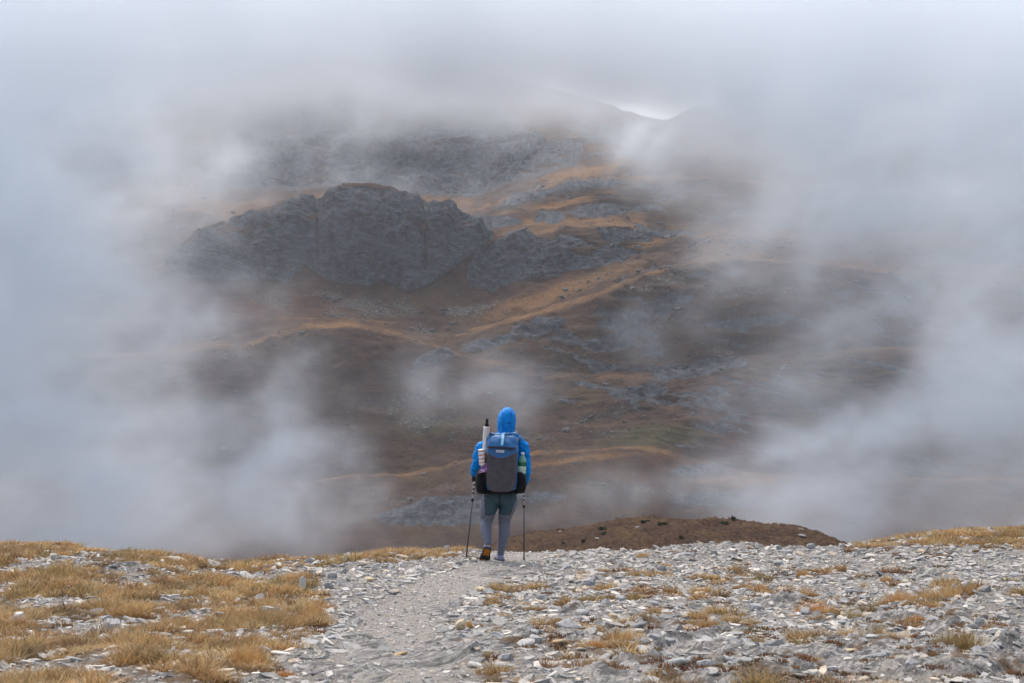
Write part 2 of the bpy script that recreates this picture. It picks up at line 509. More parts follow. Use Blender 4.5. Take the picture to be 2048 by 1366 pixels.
m = NT('mountain_ground')
a = m.attr('substance')
sr, sg, sb = m.sep(a.outputs['Color'])[:3]
al = a.outputs['Alpha']
co = m.coord()
n_big = m.noise(co, 0.035, 6, 0.65)
n_mid = m.noise(co, 0.16, 6, 0.7)
n_fin = m.noise(co, 0.9, 5, 0.75)
n_xl = m.noise(co, 0.012, 5, 0.6)
heath = m.ramp(n_mid, [(0.28, (0.020, 0.013, 0.010)), (0.45, (0.050, 0.028, 0.020)), (0.6, (0.078, 0.044, 0.028)), (0.78, (0.13, 0.078, 0.042))])
heath = m.mix(m.mr(n_big, 0.48, 0.62, 0, 0.75), heath, m.ramp(n_fin, [(0.3, (0.045, 0.030, 0.016)), (0.7, (0.125, 0.078, 0.036))]))
heath = m.mix(m.mr(n_xl, 0.52, 0.66, 0, 0.7), heath, m.ramp(n_mid, [(0.35, (0.045, 0.018, 0.012)), (0.7, (0.115, 0.046, 0.027))]))
heath = m.mix(m.mr(n_fin, 0.64, 0.72, 0, 0.55), heath, (0.19, 0.175, 0.155))
heath = m.mix(m.mr(n_fin, 0.40, 0.30, 0, 0.6), heath, (0.018, 0.013, 0.009))
strawc = m.ramp(n_fin, [(0.25, (0.09, 0.048, 0.018)), (0.5, (0.19, 0.105, 0.042)), (0.75, (0.31, 0.185, 0.08))])
rc = m.coord((1, 1, 2.8), (0, R(-12), 0))
n_str = m.noise(rc, 0.28, 9, 0.75, 0.7)
n_vert = m.noise(m.coord((1, 1, 0.3)), 0.35, 6, 0.7)
rockc = m.ramp(n_str, [(0.30, (0.018, 0.019, 0.022)), (0.42, (0.062, 0.066, 0.072)), (0.54, (0.105, 0.110, 0.118)), (0.64, (0.165, 0.17, 0.176)), (0.76, (0.28, 0.282, 0.28))])
rockc = m.mix(m.mr(n_vert, 0.5, 0.36, 0, 0.75), rockc, (0.016, 0.017, 0.019))
rockc = m.mix(m.mr(n_big, 0.5, 0.66, 0, 0.5), rockc, (0.15, 0.155, 0.16))
rockc = m.mix(m.mr(n_mid, 0.54, 0.68, 0, 0.6), rockc, (0.075, 0.05, 0.033))
screec = m.ramp(n_fin, [(0.35, (0.045, 0.038, 0.03)), (0.52, (0.095, 0.09, 0.082)), (0.62, (0.17, 0.168, 0.16)), (0.72, (0.32, 0.32, 0.3))])
greenc = m.ramp(n_fin, [(0.3, (0.035, 0.038, 0.015)), (0.7, (0.10, 0.10, 0.042))])
def edge(w, lo=0.35, hi=0.65, k=0.5):
    return m.mr(m.math('ADD', w, m.math('MULTIPLY', m.math('SUBTRACT', n_fin, 0.5), k)), lo, hi)
c = m.mix(edge(sg, 0.15, 0.8), heath, strawc)
c = m.mix(m.math('MULTIPLY', edge(al, 0.2, 0.9), 0.8), c, greenc)
c = m.mix(edge(sb, 0.3, 0.8, 1.2), c, screec)
c = m.mix(edge(sr, 0.35, 0.6), c, rockc)
b1 = m.bump(n_str, 0.9, 1.5)
b2 = m.bump(n_fin, 0.9, 0.7, b1)
m.principled(m.mix(1.0, c, m.mix(edge(sr, 0.35, 0.6), (0.96, 0.88, 0.81), (0.84, 0.87, 0.92)), 'MULTIPLY'), 0.95, b2, spec=0.1)
mountain = mesh_np('mountain', np.stack([X, Y, Z], -1).reshape(-1, 3), grid_faces(UN, len(ss)), 4, [m.mat])
vcol(mountain, 'substance', np.stack([rock, straw, scree, green], -1).reshape(-1, 4))
tag(mountain, 'autumn brown mountainside with grey cliffs and a rock dome in the mist', None, None, 'structure')

# boulders and blocks lying on the far slopes: too many and too small to count
def rock_mesh(name, seed, sub=1, sq=(1, 1, 1), mats=(), ampl=0.35, cuts=5):
    r = random.Random(seed)
    bm = bmesh.new()
    bmesh.ops.create_icosphere(bm, subdivisions=sub, radius=1)
    planes = []
    for _ in range(cuts):
        d = Vector((r.gauss(0, 1), r.gauss(0, 1), r.gauss(0, 1))).normalized()
        planes.append((d, r.uniform(0.45, 0.8)))
    off = r.uniform(0, 90)
    for v in bm.verts:
        for d, h in planes:
            t = v.co.dot(d)
            if t > h: v.co -= d * (t - h)
        nz = float(gnoise(v.co.x * 1.3 + off, v.co.y * 1.3, v.co.z * 1.3))
        v.co *= 1 + ampl * nz
        v.co = Vector((v.co.x * sq[0], v.co.y * sq[1], v.co.z * sq[2]))
    me = bpy.data.meshes.new(name)
    bm.to_mesh(me)
    bm.free()
    for mm in mats: me.materials.append(mm)
    return me

def scatter_copies(name, base_v, base_f, pos, scl, rotz, tilt, mats, tint=None, smooth=False, parent=None, squash=None):
    """Copies of small base shapes joined into one stuff mesh. base_v, base_f: lists of variants (verts, quads or tris)."""
    V, F, T = [], [], []
    nb = 0
    pick = RNG.integers(0, len(base_v), len(pos))
    for b in range(len(base_v)):
        ix = np.nonzero(pick == b)[0]
        if not len(ix): continue
        bv = base_v[b]
        c, s = np.cos(rotz[ix]), np.sin(rotz[ix])
        p = bv[None] * scl[ix][:, None, :]
        tx, ty = tilt[ix, 0][:, None], tilt[ix, 1][:, None]
        x, y, z = p[..., 0], p[..., 1], p[..., 2]
        x, y = x * c[:, None] - y * s[:, None], x * s[:, None] + y * c[:, None]
        x, z = x * np.cos(tx) + z * np.sin(tx), -x * np.sin(tx) + z * np.cos(tx)
        y, z = y * np.cos(ty) - z * np.sin(ty), y * np.sin(ty) + z * np.cos(ty)
        q = np.stack([x, y, z], -1) + pos[ix][:, None, :]
        V.append(q.reshape(-1, 3))
        F.append((base_f[b][None] + (nb + np.arange(len(ix)) * len(bv))[:, None, None]).reshape(-1, base_f[b].shape[1]))
        nb += len(ix) * len(bv)
        if tint is not None: T.append(np.repeat(tint[ix], len(bv), 0))
    o = mesh_np(name, np.concatenate(V), np.concatenate(F), base_f[0].shape[1], mats, smooth, parent)
    if tint is not None: vcol(o, 'tint', np.concatenate(T))
    return o

def me_arrays(me):
    v = np.empty(len(me.vertices) * 3, np.float32); me.vertices.foreach_get('co', v)
    f = np.array([list(p.vertices) for p in me.polygons], np.int32)
    return v.reshape(-1, 3), f

m = NT('far_boulder')
co = m.coord()
nn = m.noise(co, 0.5, 5, 0.7)
cc = m.ramp(nn, [(0.3, (0.04, 0.04, 0.04)), (0.55, (0.095, 0.095, 0.092)), (0.75, (0.19, 0.19, 0.183))])
m.principled(cc, 0.9, m.bump(nn, 0.5, 0.4), spec=0.1)
M_BOULDER = m.mat
bvs = [me_arrays(rock_mesh('b', 40 + i, 1, (1.2, 1, 0.75))) for i in range(5)]
w = (0.03 + 0.55 * scree + 0.35 * rock * sstep(0.7, 0.2, rock) + 0.05 * terr) * (VV < 1110) * (kk < 16.5)
w = w * np.gradient(YY, axis=0).clip(0.15, 2) ** 0.3
w = (w / w.sum()).ravel()
ix = RNG.choice(len(w), 7000, p=w)
pos = np.stack([X, Y, Z], -1).reshape(-1, 3)[ix]
s = (0.2 + 0.36 * RNG.pareto(2.6, len(ix))).clip(0.2, 1.6) * (pos[:, 1] / 800)
scl = np.stack([s * RNG.uniform(0.8, 1.6, len(ix)), s * RNG.uniform(0.8, 1.2, len(ix)), s * RNG.uniform(0.6, 1.0, len(ix))], -1)
fb = scatter_copies('boulders', [b[0] for b in bvs], [b[1] for b in bvs], pos, scl, RNG.uniform(0, 6.3, len(ix)), RNG.normal(0, 0.2, (len(ix), 2)), [M_BOULDER])
tag(fb, 'countless pale boulders strewn over the far slopes', None, None, 'stuff')
for k in list(bpy.data.meshes):
    if k.users == 0: bpy.data.meshes.remove(k)
# ------------------------------------------------------------------ air: even haze, and the drifting mist banks
m = NT('haze_air')
pv = m.n('ShaderNodeVolumePrincipled')
pv.inputs['Color'].default_value = (0.92, 0.96, 1.0, 1)
pv.inputs['Density'].default_value = 0.00010
pv.inputs['Anisotropy'].default_value = 0.1
m.l(pv.outputs[0], m.out.inputs['Volume'])
hb = [(-1600, -60, -95), (1600, -60, -95), (1600, 2420, -95), (-1600, 2420, -95)]
zt = 420
haze = mesh_np('haze', [*hb, *[(x, y, zt) for x, y, _ in hb]], [0, 3, 2, 1, 4, 5, 6, 7, 0, 1, 5, 4, 1, 2, 6, 5, 2, 3, 7, 6, 3, 0, 4, 7], 4, [m.mat], False)
tag(haze, None, None, None, 'stuff')

# mist puffs: photo pixel, radii in pixels, optical depth, distance, radius in depth
PUFFS = [
    # bank on the left
    (-560, 560, 300, 700, 2.4, 312), (2560, 560, 300, 700, 2.4, 312),
    (-60, 620, 250, 620, 3.0, 300), (-150, 250, 420, 420, 3.0, 310), (130, 980, 150, 170, 2.6, 290), (215, 560, 75, 150, 1.0, 300), (240, 800, 90, 130, 1.5, 290),
    (350, 690, 85, 75, 1.4, 280), (400, 830, 110, 80, 1.3, 290), (300, 1000, 130, 90, 1.8, 280), (235, 300, 80, 80, 0.35, 320), (190, 420, 60, 110, 0.6, 320), (405, 555, 50, 26, 0.35, 300),
    # wisps at lower left
    (575, 880, 65, 55, 0.8, 280), (640, 930, 90, 45, 0.8, 285), (480, 980, 130, 60, 0.9, 285), (470, 1070, 150, 45, 1.2, 290), (600, 1085, 170, 34, 0.8, 292), (300, 1090, 200, 45, 1.6, 290), (1720, 1065, 170, 40, 0.8, 292), (700, 1000, 120, 40, 0.55, 300), (520, 800, 70, 55, 0.5, 300), (640, 760, 60, 40, 0.25, 300),
    # wisps in the middle
    (935, 745, 130, 36, 0.28, 300), (1010, 700, 60, 50, 0.3, 300), (1055, 800, 60, 50, 0.45, 300), (870, 770, 60, 40, 0.25, 300), (720, 830, 80, 30, 0.2, 300), (1180, 1010, 110, 32, 0.7, 300), (1090, 950, 110, 40, 0.35, 300), (1050, 1040, 120, 25, 0.3, 300),
    # cloud ceiling
    (1024, -60, 1500, 185, 3.0, 330), (1900, 80, 420, 90, 2.0, 330), (900, 35, 500, 65, 1.6, 330), (450, 60, 330, 70, 2.2, 330), (170, 130, 300, 120, 2.0, 330), (850, 82, 300, 52, 2.2, 340), (1310, 165, 140, 40, 2.0, 340), (610, 180, 50, 40, 0.5, 340), (745, 205, 34, 50, 0.6, 340), (490, 190, 60, 45, 0.4, 340), (960, 135, 130, 32, 1.6, 340), (1110, 140, 150, 42, 3.6, 340), (1000, 110, 260, 60, 2.6, 340), (1180, 178, 60, 26, 2.2, 340), (1170, 235, 120, 40, 0.3, 340),
    (1500, 110, 260, 60, 3.0, 330), (1620, 195, 170, 75, 2.6, 320), (1900, 220, 320, 170, 3.2, 320), (1520, 250, 110, 50, 1.1, 320),
    (1070, 172, 130, 38, 3.0, 340), (1480, 175, 110, 40, 1.6, 340), (640, 180, 340, 50, 0.3, 372), (1150, 190, 60, 25, 1.0, 340), (1500, 540, 110, 70, 0.35, 300), (1620, 520, 130, 110, 0.6, 300), (1700, 560, 110, 90, 0.5, 300), (1450, 760, 70, 70, 0.35, 295), (270, 520, 80, 80, 0.4, 300),
    # bank on the right
    (2060, 600, 120, 520, 2.6, 300), (1880, 560, 110, 110, 0.9, 290), (1360, 330, 110, 55, 0.6, 320), (1480, 400, 90, 90, 0.6, 310), (1560, 300, 120, 70, 0.7, 320), (1440, 460, 60, 80, 0.5, 300), (1740, 420, 190, 110, 0.8, 310), (1600, 340, 200, 60, 0.8, 320),
    (1560, 760, 80, 90, 0.8, 285), (1640, 870, 150, 110, 1.1, 290), (1760, 650, 120, 70, 0.7, 290), (1540, 1000, 160, 55, 0.9, 295), (1880, 900, 150, 150, 0.9, 290), (1310, 690, 40, 50, 0.4, 290), (1400, 640, 50, 40, 0.3, 290),
    (1950, 760, 120, 120, 0.9, 290), (1700, 1010, 200, 70, 0.7, 295), (1960, 1010, 150, 90, 0.7, 290), (1850, 480, 120, 70, 0.7, 300), (1480, 880, 70, 60, 0.5, 290),
]
M_ = NT('mist_air')
pv = M_.n('ShaderNodeVolumePrincipled')
pv.inputs['Color'].default_value = (0.905, 0.938, 0.965, 1)
pv.inputs['Density'].default_value = 0.92
pv.inputs['Density Attribute'].default_value = 'density'
pv.inputs['Anisotropy'].default_value = 0.1
M_.l(pv.outputs[0], M_.out.inputs['Volume'])
M_MIST = M_.mat

def mist_bank(label, puffs, lo, hi, n, ry, ceiling, sc=1.0):
    """A bank of mist: a density field of torn puffs, sampled into a volume that fills the box lo..hi."""
    (x0, y0, z0), (x1, y1, z1), (NX, NY, NZ) = lo, hi, n
    GX, GY, GZ = np.meshgrid(np.linspace(x0, x1, NX), np.linspace(y0, y1, NY), np.linspace(z0, z1, NZ), indexing='ij')
    wx = 9 * sc * fbm(GX / 26 / sc, GY / 26 / sc, GZ / 26 / sc, 3); wz = 9 * sc * fbm(GX / 26 / sc + 50, GY / 26 / sc, GZ / 26 / sc + 20, 3)
    den = np.zeros(GX.shape, np.float32)
    for (u, v, ru, rv, tau, y) in puffs:
        c = P(u, v, y)
        s = y / FPX
        thick = ry if tau < 1.5 or not ceiling else (38.0 if v < 260 else 26.0)      # the big banks are deep and thin, the wisps shallow
        yc = y if thick == ry else 312.0
        k = 1.0 if thick == ry else 0.45
        q = ((GX + k * wx - c.x * yc / y) / (ru * s)) ** 2 + ((GZ + k * wz - CAM_Z - (c.z - CAM_Z) * yc / y) / (rv * s)) ** 2 + ((GY - yc) / thick) ** 2
        den += tau / (thick * 1.77) * np.exp(-q)
    nz = fbm((GX + wx - 0.4 * GZ) / 22 / sc, GY / 60 / sc, (GZ + 0.6 * wz) / 15 / sc, 6, gain=0.71)
    nr = ridged((GX + 1.4 * wx - 0.5 * GZ) / 14 / sc, GY / 50 / sc, (GZ + wz) / 9 / sc, 4) - 0.6
    soft = np.clip(den / (0.16 * 13 / ry), 0, 1)
    if ceiling: soft = np.maximum(soft, 0.85 * sstep(30, 46, GZ))
    mod = np.clip(np.exp(5.2 * nz + 1.1 * nr) * 0.72 - 0.08, 0.0, 5.0)
    den = den * (mod * (1 - soft) + (0.9 + 0.6 * nz) * soft)
    fade = sstep(x0, x0 + 10, GX) * sstep(x1, x1 - 10, GX) * sstep(y0, y0 + 12, GY) * sstep(y1, y1 - 12, GY) * sstep(z0, z0 + 6, GZ) * sstep(z1, z1 - 6, GZ)
    den = den * sstep(0.0006, 0.003, den * ry / 13) + 0.0001
    if ceiling: den = den + 0.006 * sstep(46, 64, GZ)
    DENS = np.clip(den * fade, 0, 0.4).astype(np.float32)
    src_me = bpy.data.meshes.new('mist_density')
    src_me.vertices.add(DENS.size)
    at = src_me.attributes.new('dens', 'FLOAT', 'POINT')
    at.data.foreach_set('value', DENS.ravel())
    src = bpy.data.objects.new('mist_density', src_me)
    ng = bpy.data.node_groups.new('mist_volume', 'GeometryNodeTree')
    ng.interface.new_socket('Geometry', in_out='OUTPUT', socket_type='NodeSocketGeometry')
    gn = ng.nodes; gl = ng.links
    oi = gn.new('GeometryNodeObjectInfo'); oi.inputs['Object'].default_value = src
    na = gn.new('GeometryNodeInputNamedAttribute'); na.data_type = 'FLOAT'; na.inputs['Name'].default_value = 'dens'
    si = gn.new('GeometryNodeSampleIndex'); si.data_type = 'FLOAT'; si.domain = 'POINT'; si.clamp = True
    po = gn.new('GeometryNodeInputPosition')
    sx = gn.new('ShaderNodeSeparateXYZ')
    gl.new(po.outputs[0], sx.inputs[0])
    def gm(op, a, b):
        nd = gn.new('ShaderNodeMath'); nd.operation = op
        for i, v in enumerate((a, b)):
            if v is None: continue
            if isinstance(v, (int, float)): nd.inputs[i].default_value = v
            else: gl.new(v, nd.inputs[i])
        return nd.outputs[0]
    def cell(o, lo_, hi_, n_):
        t = gm('ROUND', gm('MULTIPLY', gm('SUBTRACT', o, lo_), (n_ - 1) / (hi_ - lo_)), None)
        return gm('MINIMUM', gm('MAXIMUM', t, 0.0), float(n_ - 1))
    ixn = cell(sx.outputs[0], x0, x1, NX); iyn = cell(sx.outputs[1], y0, y1, NY); izn = cell(sx.outputs[2], z0, z1, NZ)
    idx = gm('ADD', gm('MULTIPLY', gm('ADD', gm('MULTIPLY', ixn, float(NY)), iyn), float(NZ)), izn)
    gl.new(oi.outputs['Geometry'], si.inputs['Geometry'])
    gl.new(na.outputs['Attribute'], si.inputs['Value'])
    gl.new(idx, si.inputs['Index'])
    vc = gn.new('GeometryNodeVolumeCube')
    vc.inputs['Min'].default_value = lo; vc.inputs['Max'].default_value = hi
    for ax, k in zip('XYZ', n): vc.inputs['Resolution ' + ax].default_value = k
    gl.new(si.outputs[0], vc.inputs['Density'])
    sm = gn.new('GeometryNodeSetMaterial'); sm.inputs['Material'].default_value = M_MIST
    gl.new(vc.outputs[0], sm.inputs['Geometry'])
    go = gn.new('NodeGroupOutput')
    gl.new(sm.outputs[0], go.inputs[0])
    box = [(x, y, z) for z in (z0, z1) for (x, y) in ((x0, y0), (x1, y0), (x1, y1), (x0, y1))]
    mist = mesh_np('mist', box, [0, 3, 2, 1, 4, 5, 6, 7, 0, 1, 5, 4, 1, 2, 6, 5, 2, 3, 7, 6, 3, 0, 4, 7], 4, [M_MIST], False)
    md = mist.modifiers.new('mist_volume', 'NODES'); md.node_group = ng
    tag(mist, label, None, None, 'stuff')

mist_bank('drifting banks of pale mist over the valley', PUFFS, (-170.0, 240.0, -46.0), (170.0, 385.0, 108.0), (272, 34, 122), 13.0, True)
FAR_PUFFS = [(640, 330, 330, 90, 0.15, 925), (400, 330, 130, 110, 0.15, 925), (930, 330, 180, 100, 0.12, 925), (1300, 300, 260, 80, 0.35, 925), (1750, 360, 300, 150, 0.6, 925), (320, 480, 130, 80, 0.4, 925), (600, 140, 500, 40, 0.6, 925)]
mist_bank('thin far mist in front of the back wall of the mountain', FAR_PUFFS, (-260.0, 890.0, 20.0), (260.0, 962.0, 175.0), (130, 14, 64), 18.0, False, 2.2)
# ------------------------------------------------------------------ the pass in the foreground
_cu = [-600, 0, 90, 200, 300, 400, 440, 560, 650, 760, 850, 920, 960, 1050, 1150, 1230, 1300, 1380, 1430, 1490, 1560, 1640, 1700, 1760, 1820, 1900, 1960, 2048, 2200, 2700]
_cv = [1080, 1088, 1082, 1090, 1102, 1112, 1117, 1113, 1105, 1100, 1095, 1093, 1094, 1098, 1099, 1095, 1093, 1086, 1083, 1089, 1091, 1088, 1084, 1074, 1063, 1055, 1053, 1048, 1042, 1042]
_cyu = [-600, 0, 450, 900, 1100, 1500, 1750, 2048, 2700]
_cyy = [20.5, 21.0, 20.0, 23.0, 23.6, 23.4, 22.8, 23.4, 24.0]
NEAR = 9.3
_ug = np.linspace(-700, 2750, 1725)
_RC = gsmooth(np.interp(_ug, _cu, _cv), 6)
_YC = gsmooth(np.interp(_ug, _cyu, _cyy), 60)

def base_h(u, y):
    """Height of the camera above the smooth ground."""
    yc = np.interp(u, _ug, _YC)
    hc = (np.interp(u, _ug, _RC) - 683) / FPX * yc
    t = (y - NEAR) / (yc - NEAR)
    h = 1.600 + (hc - 1.600) * t + 0.10 * np.sin(np.clip(t, 0, 1) * np.pi)
    return h + 0.55 * 0.5 * np.logaddexp(0, (y - yc - 0.3) / 0.5) - 0.04

_vt = np.linspace(1080, 1480, 400)
def pix_y(u, v):
    """Distance at which the ray of pixel (u, v) meets the smooth ground."""
    u = np.atleast_1d(np.asarray(u, float)); v = np.atleast_1d(np.asarray(v, float))
    lo = np.full(u.shape, 5.0); hi = np.interp(u, _ug, _YC)
    for _ in range(40):
        mid = (lo + hi) / 2
        vm = 683 + base_h(u, mid) / mid * FPX
        far_enough = vm > v
        lo = np.where(far_enough, mid, lo); hi = np.where(far_enough, hi, mid)
    return (lo + hi) / 2

def uv_of(x, y):
    u = x / y * FPX + 1024
    return u, 683 + base_h(u, y) / y * FPX

def eblob(u, v, cu, cv, ru, rv, w=0.0, hard=0.4, a=0.0):
    du, dv = u - cu, v - cv
    ca, sa = math.cos(R(a)), math.sin(R(a))
    du, dv = du * ca + dv * sa, -du * sa + dv * ca
    return sstep(1 + hard, 1 - hard, np.sqrt((du / ru) ** 2 + (dv / rv) ** 2) + w)

OUTCROPS = [(1900, 1325, 230, 38, 0), (2000, 1300, 120, 34, -8), (1500, 1335, 170, 32, -8), (1360, 1300, 90, 26, -20), (1700, 1300, 90, 24, -12), (1260, 1340, 120, 26, -10), (905, 1302, 120, 26, -8),
            (735, 1300, 56, 30, 20), (1020, 1282, 70, 18, -14), (1110, 1288, 60, 14, -16), (1290, 1258, 80, 13, -12), (1430, 1086, 46, 9, 0), (1500, 1093, 60, 7, 0), (1360, 1095, 60, 7, 0), (1580, 1094, 60, 7, 0),
            (245, 1140, 60, 8, -4), (430, 1131, 32, 6, -10), (545, 1105, 30, 5, -10), (1780, 1245, 80, 12, -14), (1900, 1245, 60, 12, -22), (1560, 1205, 120, 9, -6), (1700, 1110, 90, 8, 0), (1000, 1150, 70, 7, -8),
            (1640, 1345, 120, 24, -6), (1130, 1236, 40, 10, -25), (1450, 1265, 60, 10, -14), (700, 1345, 90, 16, 6), (1840, 1150, 80, 8, -6)]
PATH_V = [1090, 1125, 1150, 1175, 1200, 1230, 1260, 1300, 1366, 1480]
PATH_U = [1040, 1010, 950, 880, 830, 800, 800, 820, 790, 760]
PATH_W = [60, 75, 95, 100, 80, 75, 85, 110, 170, 190]

def masks(x, y):
    u, v = uv_of(x, y)
    n1 = fbm(x / 0.5, y / 0.9, 0.3 + 0 * x, 4)
    oc = 0
    for (cu, cv, ru, rv, a) in OUTCROPS:
        oc = np.maximum(oc, eblob(u, v, cu, cv, ru, rv, 0.5 * n1, 0.25, a))
    pw = np.abs(u - np.interp(v, PATH_V, PATH_U)) / np.interp(v, PATH_V, PATH_W)
    path = sstep(1.25, 0.5, pw + 0.8 * n1)
    oc = oc * (v < 1500)
    return u, v, oc, path

def slate(x, y):
    """Stepped relief of tilted slate beds, striking away to the right."""
    w1 = 0.16 * fbm(x / 0.55, y / 1.3, 1.0 + 0 * x, 3)
    p = x * 0.957 - y * 0.29 + w1
    def saw(t, k):
        f = t - np.floor(t)
        return np.where(f < 1 - k, f / (1 - k), (1 - f) / k) - 0.5
    b1 = fbm(x / 0.35 + 7, y / 0.9, 2.0 + 0 * x, 3)
    h = 0.055 * saw(p / 0.46 + 0.5 * b1, 0.2) * (0.7 + 0.8 * b1)
    h = h + 0.020 * saw(p / 0.17 + 0.35 * b1, 0.3) * (0.6 + b1)
    h = h + 0.006 * saw(p / 0.06 + 0.6 * b1, 0.35)
    cross = y * 0.94 + x * 0.33 + 0.2 * b1
    h = h - 0.03 * sstep(0.045, 0.0, np.abs(cross / 0.55 - np.round(cross / 0.55))) * (b1 > -0.1)
    return h + 0.05 * fbm(x / 0.45, y / 0.8, 3.0 + 0 * x, 3)

def ground_z(x, y, detail=True):
    x = np.asarray(x, float); y = np.asarray(y, float)
    u, v, oc, path = masks(x, y)
    z = CAM_Z - base_h(u, y)
    near = sstep(60, 26, y)
    leftz = sstep(850, 500, u)
    z = z + near * (0.05 + 0.05 * leftz) * (1 - 0.7 * path) * fbm(x / 0.8, y / 1.3, 0 * x, 3)
    if detail:
        z = z + near * oc * (1 - 0.6 * path) * (slate(x, y) + 0.025) + near * (1 - oc) * (0.018 - 0.010 * path) * fbm(x / 0.09, y / 0.12, 5.0 + 0 * x, 3)
    return z

urow = np.concatenate([np.linspace(-700, -60, 50, endpoint=False), np.linspace(-60, 2108, 860, endpoint=False), np.linspace(2108, 2750, 50)])
vrow = np.linspace(1470, 1120, 330)
yy_mid = pix_y(np.full(vrow.shape, 1024.0), vrow)
ylist = np.concatenate([[3.0, 4.0, 5.0, 6.0, 6.8], yy_mid[yy_mid > 7.2], np.linspace(yy_mid.max() + 0.08, 26.5, 70), np.geomspace(27.5, 640, 26)])
UG, YG = np.meshgrid(urow, ylist)
XG = (UG - 1024) / FPX * YG
ZG = ground_z(XG, YG)
drop = sstep(26, 60, YG)
ZG = np.where(YG > 26, np.maximum(ZG, -20 - (YG - 60) * 0.14 - 4 * fbm(XG / 40, YG / 40, 0 * XG, 3)), ZG)
_, VG, OC, PA = masks(XG, YG)
# soil under the grass
def grassiness(x, y):
    u, v = uv_of(x, y)
    n = fbm(x / 0.75 + 3, y / 1.15, 8.0 + 0 * x, 4)
    n2 = fbm(x / 0.25, y / 0.4, 9.0 + 0 * x, 3)
    edge = np.interp(v, [1085, 1098, 1112, 1125, 1150, 1190, 1230, 1260, 1290, 1320, 1366, 1480], [950, 940, 850, 690, 640, 665, 690, 650, 640, 590, 470, 430])
    left = sstep(60, -90, u - edge)
    crest_r = sstep(1640, 1740, u) * sstep(1.0, 0.5, (v - np.interp(u, _ug, _RC)) / (26 + 0.12 * (u - 1650)))
    crest_l = eblob(u, v, 760, 1106, 190, 24) 
    crest_w = eblob(u, v, 110, 1098, 330, 17)
    left = np.maximum(left, crest_l * 0)
    g = crest_w * np.clip(0.75 + n, 0, 1) + left * np.clip(0.65 + 1.55 * n + 0.7 * n2, 0, 1) + crest_r * np.clip(0.8 + 1.1 * n + .5 * n2, 0, 1) + crest_l * np.clip(0.7 + n, 0, 1)
    right = sstep(930, 1000, u) * sstep(1120, 1150, v) * sstep(-0.08, 0.12, n) * np.clip(0.55 + 1.5 * n2, 0, 1)
    g = np.maximum(g, right * 0.85)
    return np.clip(g, 0, 1)
GR = grassiness(XG, YG)

def slate_material(name, k=1.0):
    m = NT(name)
    co = m.coord((k, k, k), (0, 0, R(17)))
    co2 = m.coord((k, k, k))
    st = m.n('ShaderNodeMapping'); st.inputs['Scale'].default_value = (7, 1.0, 5)
    m.l(co, st.inputs['Vector'])
    n_s = m.noise(st.outputs[0], 4.0, 7, 0.7, 0.8)
    n_m = m.noise(co2, 6.0, 6, 0.7)
    n_f = m.noise(co2, 60.0, 5, 0.75)
    return m, co2, n_s, n_m, n_f

m, co2, n_s, n_m, n_f = slate_material('pass_ground')
a = m.attr('cover')
oc_, pa_, gr_ = m.sep(a.outputs['Color'])[:3]
grav = m.ramp(n_f, [(0.3, (0.06, 0.054, 0.047)), (0.48, (0.17, 0.16, 0.149)), (0.62, (0.28, 0.267, 0.25)), (0.76, (0.44, 0.419, 0.388))])
grav = m.mix(m.mr(n_m, 0.45, 0.7, 0, 0.45), grav, (0.17, 0.14, 0.105))
rockc = m.ramp(n_s, [(0.38, (0.045, 0.045, 0.045)), (0.45, (0.14, 0.138, 0.137)), (0.55, (0.235, 0.232, 0.228)), (0.63, (0.38, 0.365, 0.335))])
st2 = m.n('ShaderNodeMapping'); st2.inputs['Scale'].default_value = (2.4, 0.4, 1.6); m.l(m.coord((1, 1, 1), (0, 0, R(17))), st2.inputs['Vector'])
n_s2 = m.noise(st2.outputs[0], 4.0, 6, 0.7, 1.2)
rockc = m.mix(m.mr(n_s2, 0.49, 0.43, 0, 0.85), rockc, (0.05, 0.049, 0.048))
rockc = m.mix(m.mr(n_s2, 0.54, 0.61, 0, 0.6), rockc, (0.42, 0.395, 0.35))
rockc = m.mix(m.mr(n_m, 0.4, 0.65, 0.0, 0.35), rockc, m.ramp(n_f, [(0.3, (0.09, 0.088, 0.085)), (0.7, (0.35, 0.34, 0.328))]))
soil = m.ramp(n_f, [(0.3, (0.03, 0.018, 0.01)), (0.55, (0.11, 0.065, 0.03)), (0.75, (0.24, 0.16, 0.08))])
grav = m.mix(m.mr(pa_, 0.3, 0.9, 0, 0.55), grav, m.ramp(n_f, [(0.3, (0.16, 0.152, 0.142)), (0.6, (0.33, 0.318, 0.3)), (0.8, (0.46, 0.445, 0.42))]))
c = m.mix(m.mr(oc_, 0.3, 0.6), grav, rockc)
c = m.mix(m.mr(m.math('ADD', gr_, m.math('MULTIPLY', m.math('SUBTRACT', n_m, 0.5), 0.9)), 0.3, 0.65, 0, 0.9), c, soil)
far = m.n('ShaderNodeSeparateXYZ'); gpos = m.n('ShaderNodeNewGeometry'); m.l(gpos.outputs['Position'], far.inputs[0])
c = m.mix(m.mr(far.outputs[1], 26, 40), c, m.ramp(m.noise(co2, 0.2, 6, 0.7), [(0.35, (0.06, 0.03, 0.016)), (0.65, (0.16, 0.09, 0.04))]))
b1 = m.bump(n_s, 0.9, 0.03, m.bump(n_s2, 0.8, 0.05))
b2 = m.bump(n_f, 0.8, 0.012, b1)
m.principled(m.mix(1.0, c, (1.2, 1.15, 1.07), 'MULTIPLY'), 0.88, b2, spec=0.2)
ground = mesh_np('ground', np.stack([XG, YG, ZG], -1).reshape(-1, 3), grid_faces(len(urow), len(ylist)), 4, [m.mat])
vcol(ground, 'cover', np.stack([OC, PA, GR, 0 * OC + 1], -1).reshape(-1, 4))
tag(ground, 'stony mountain pass of grey slate gravel and bedrock with a worn path', None, None, 'structure')

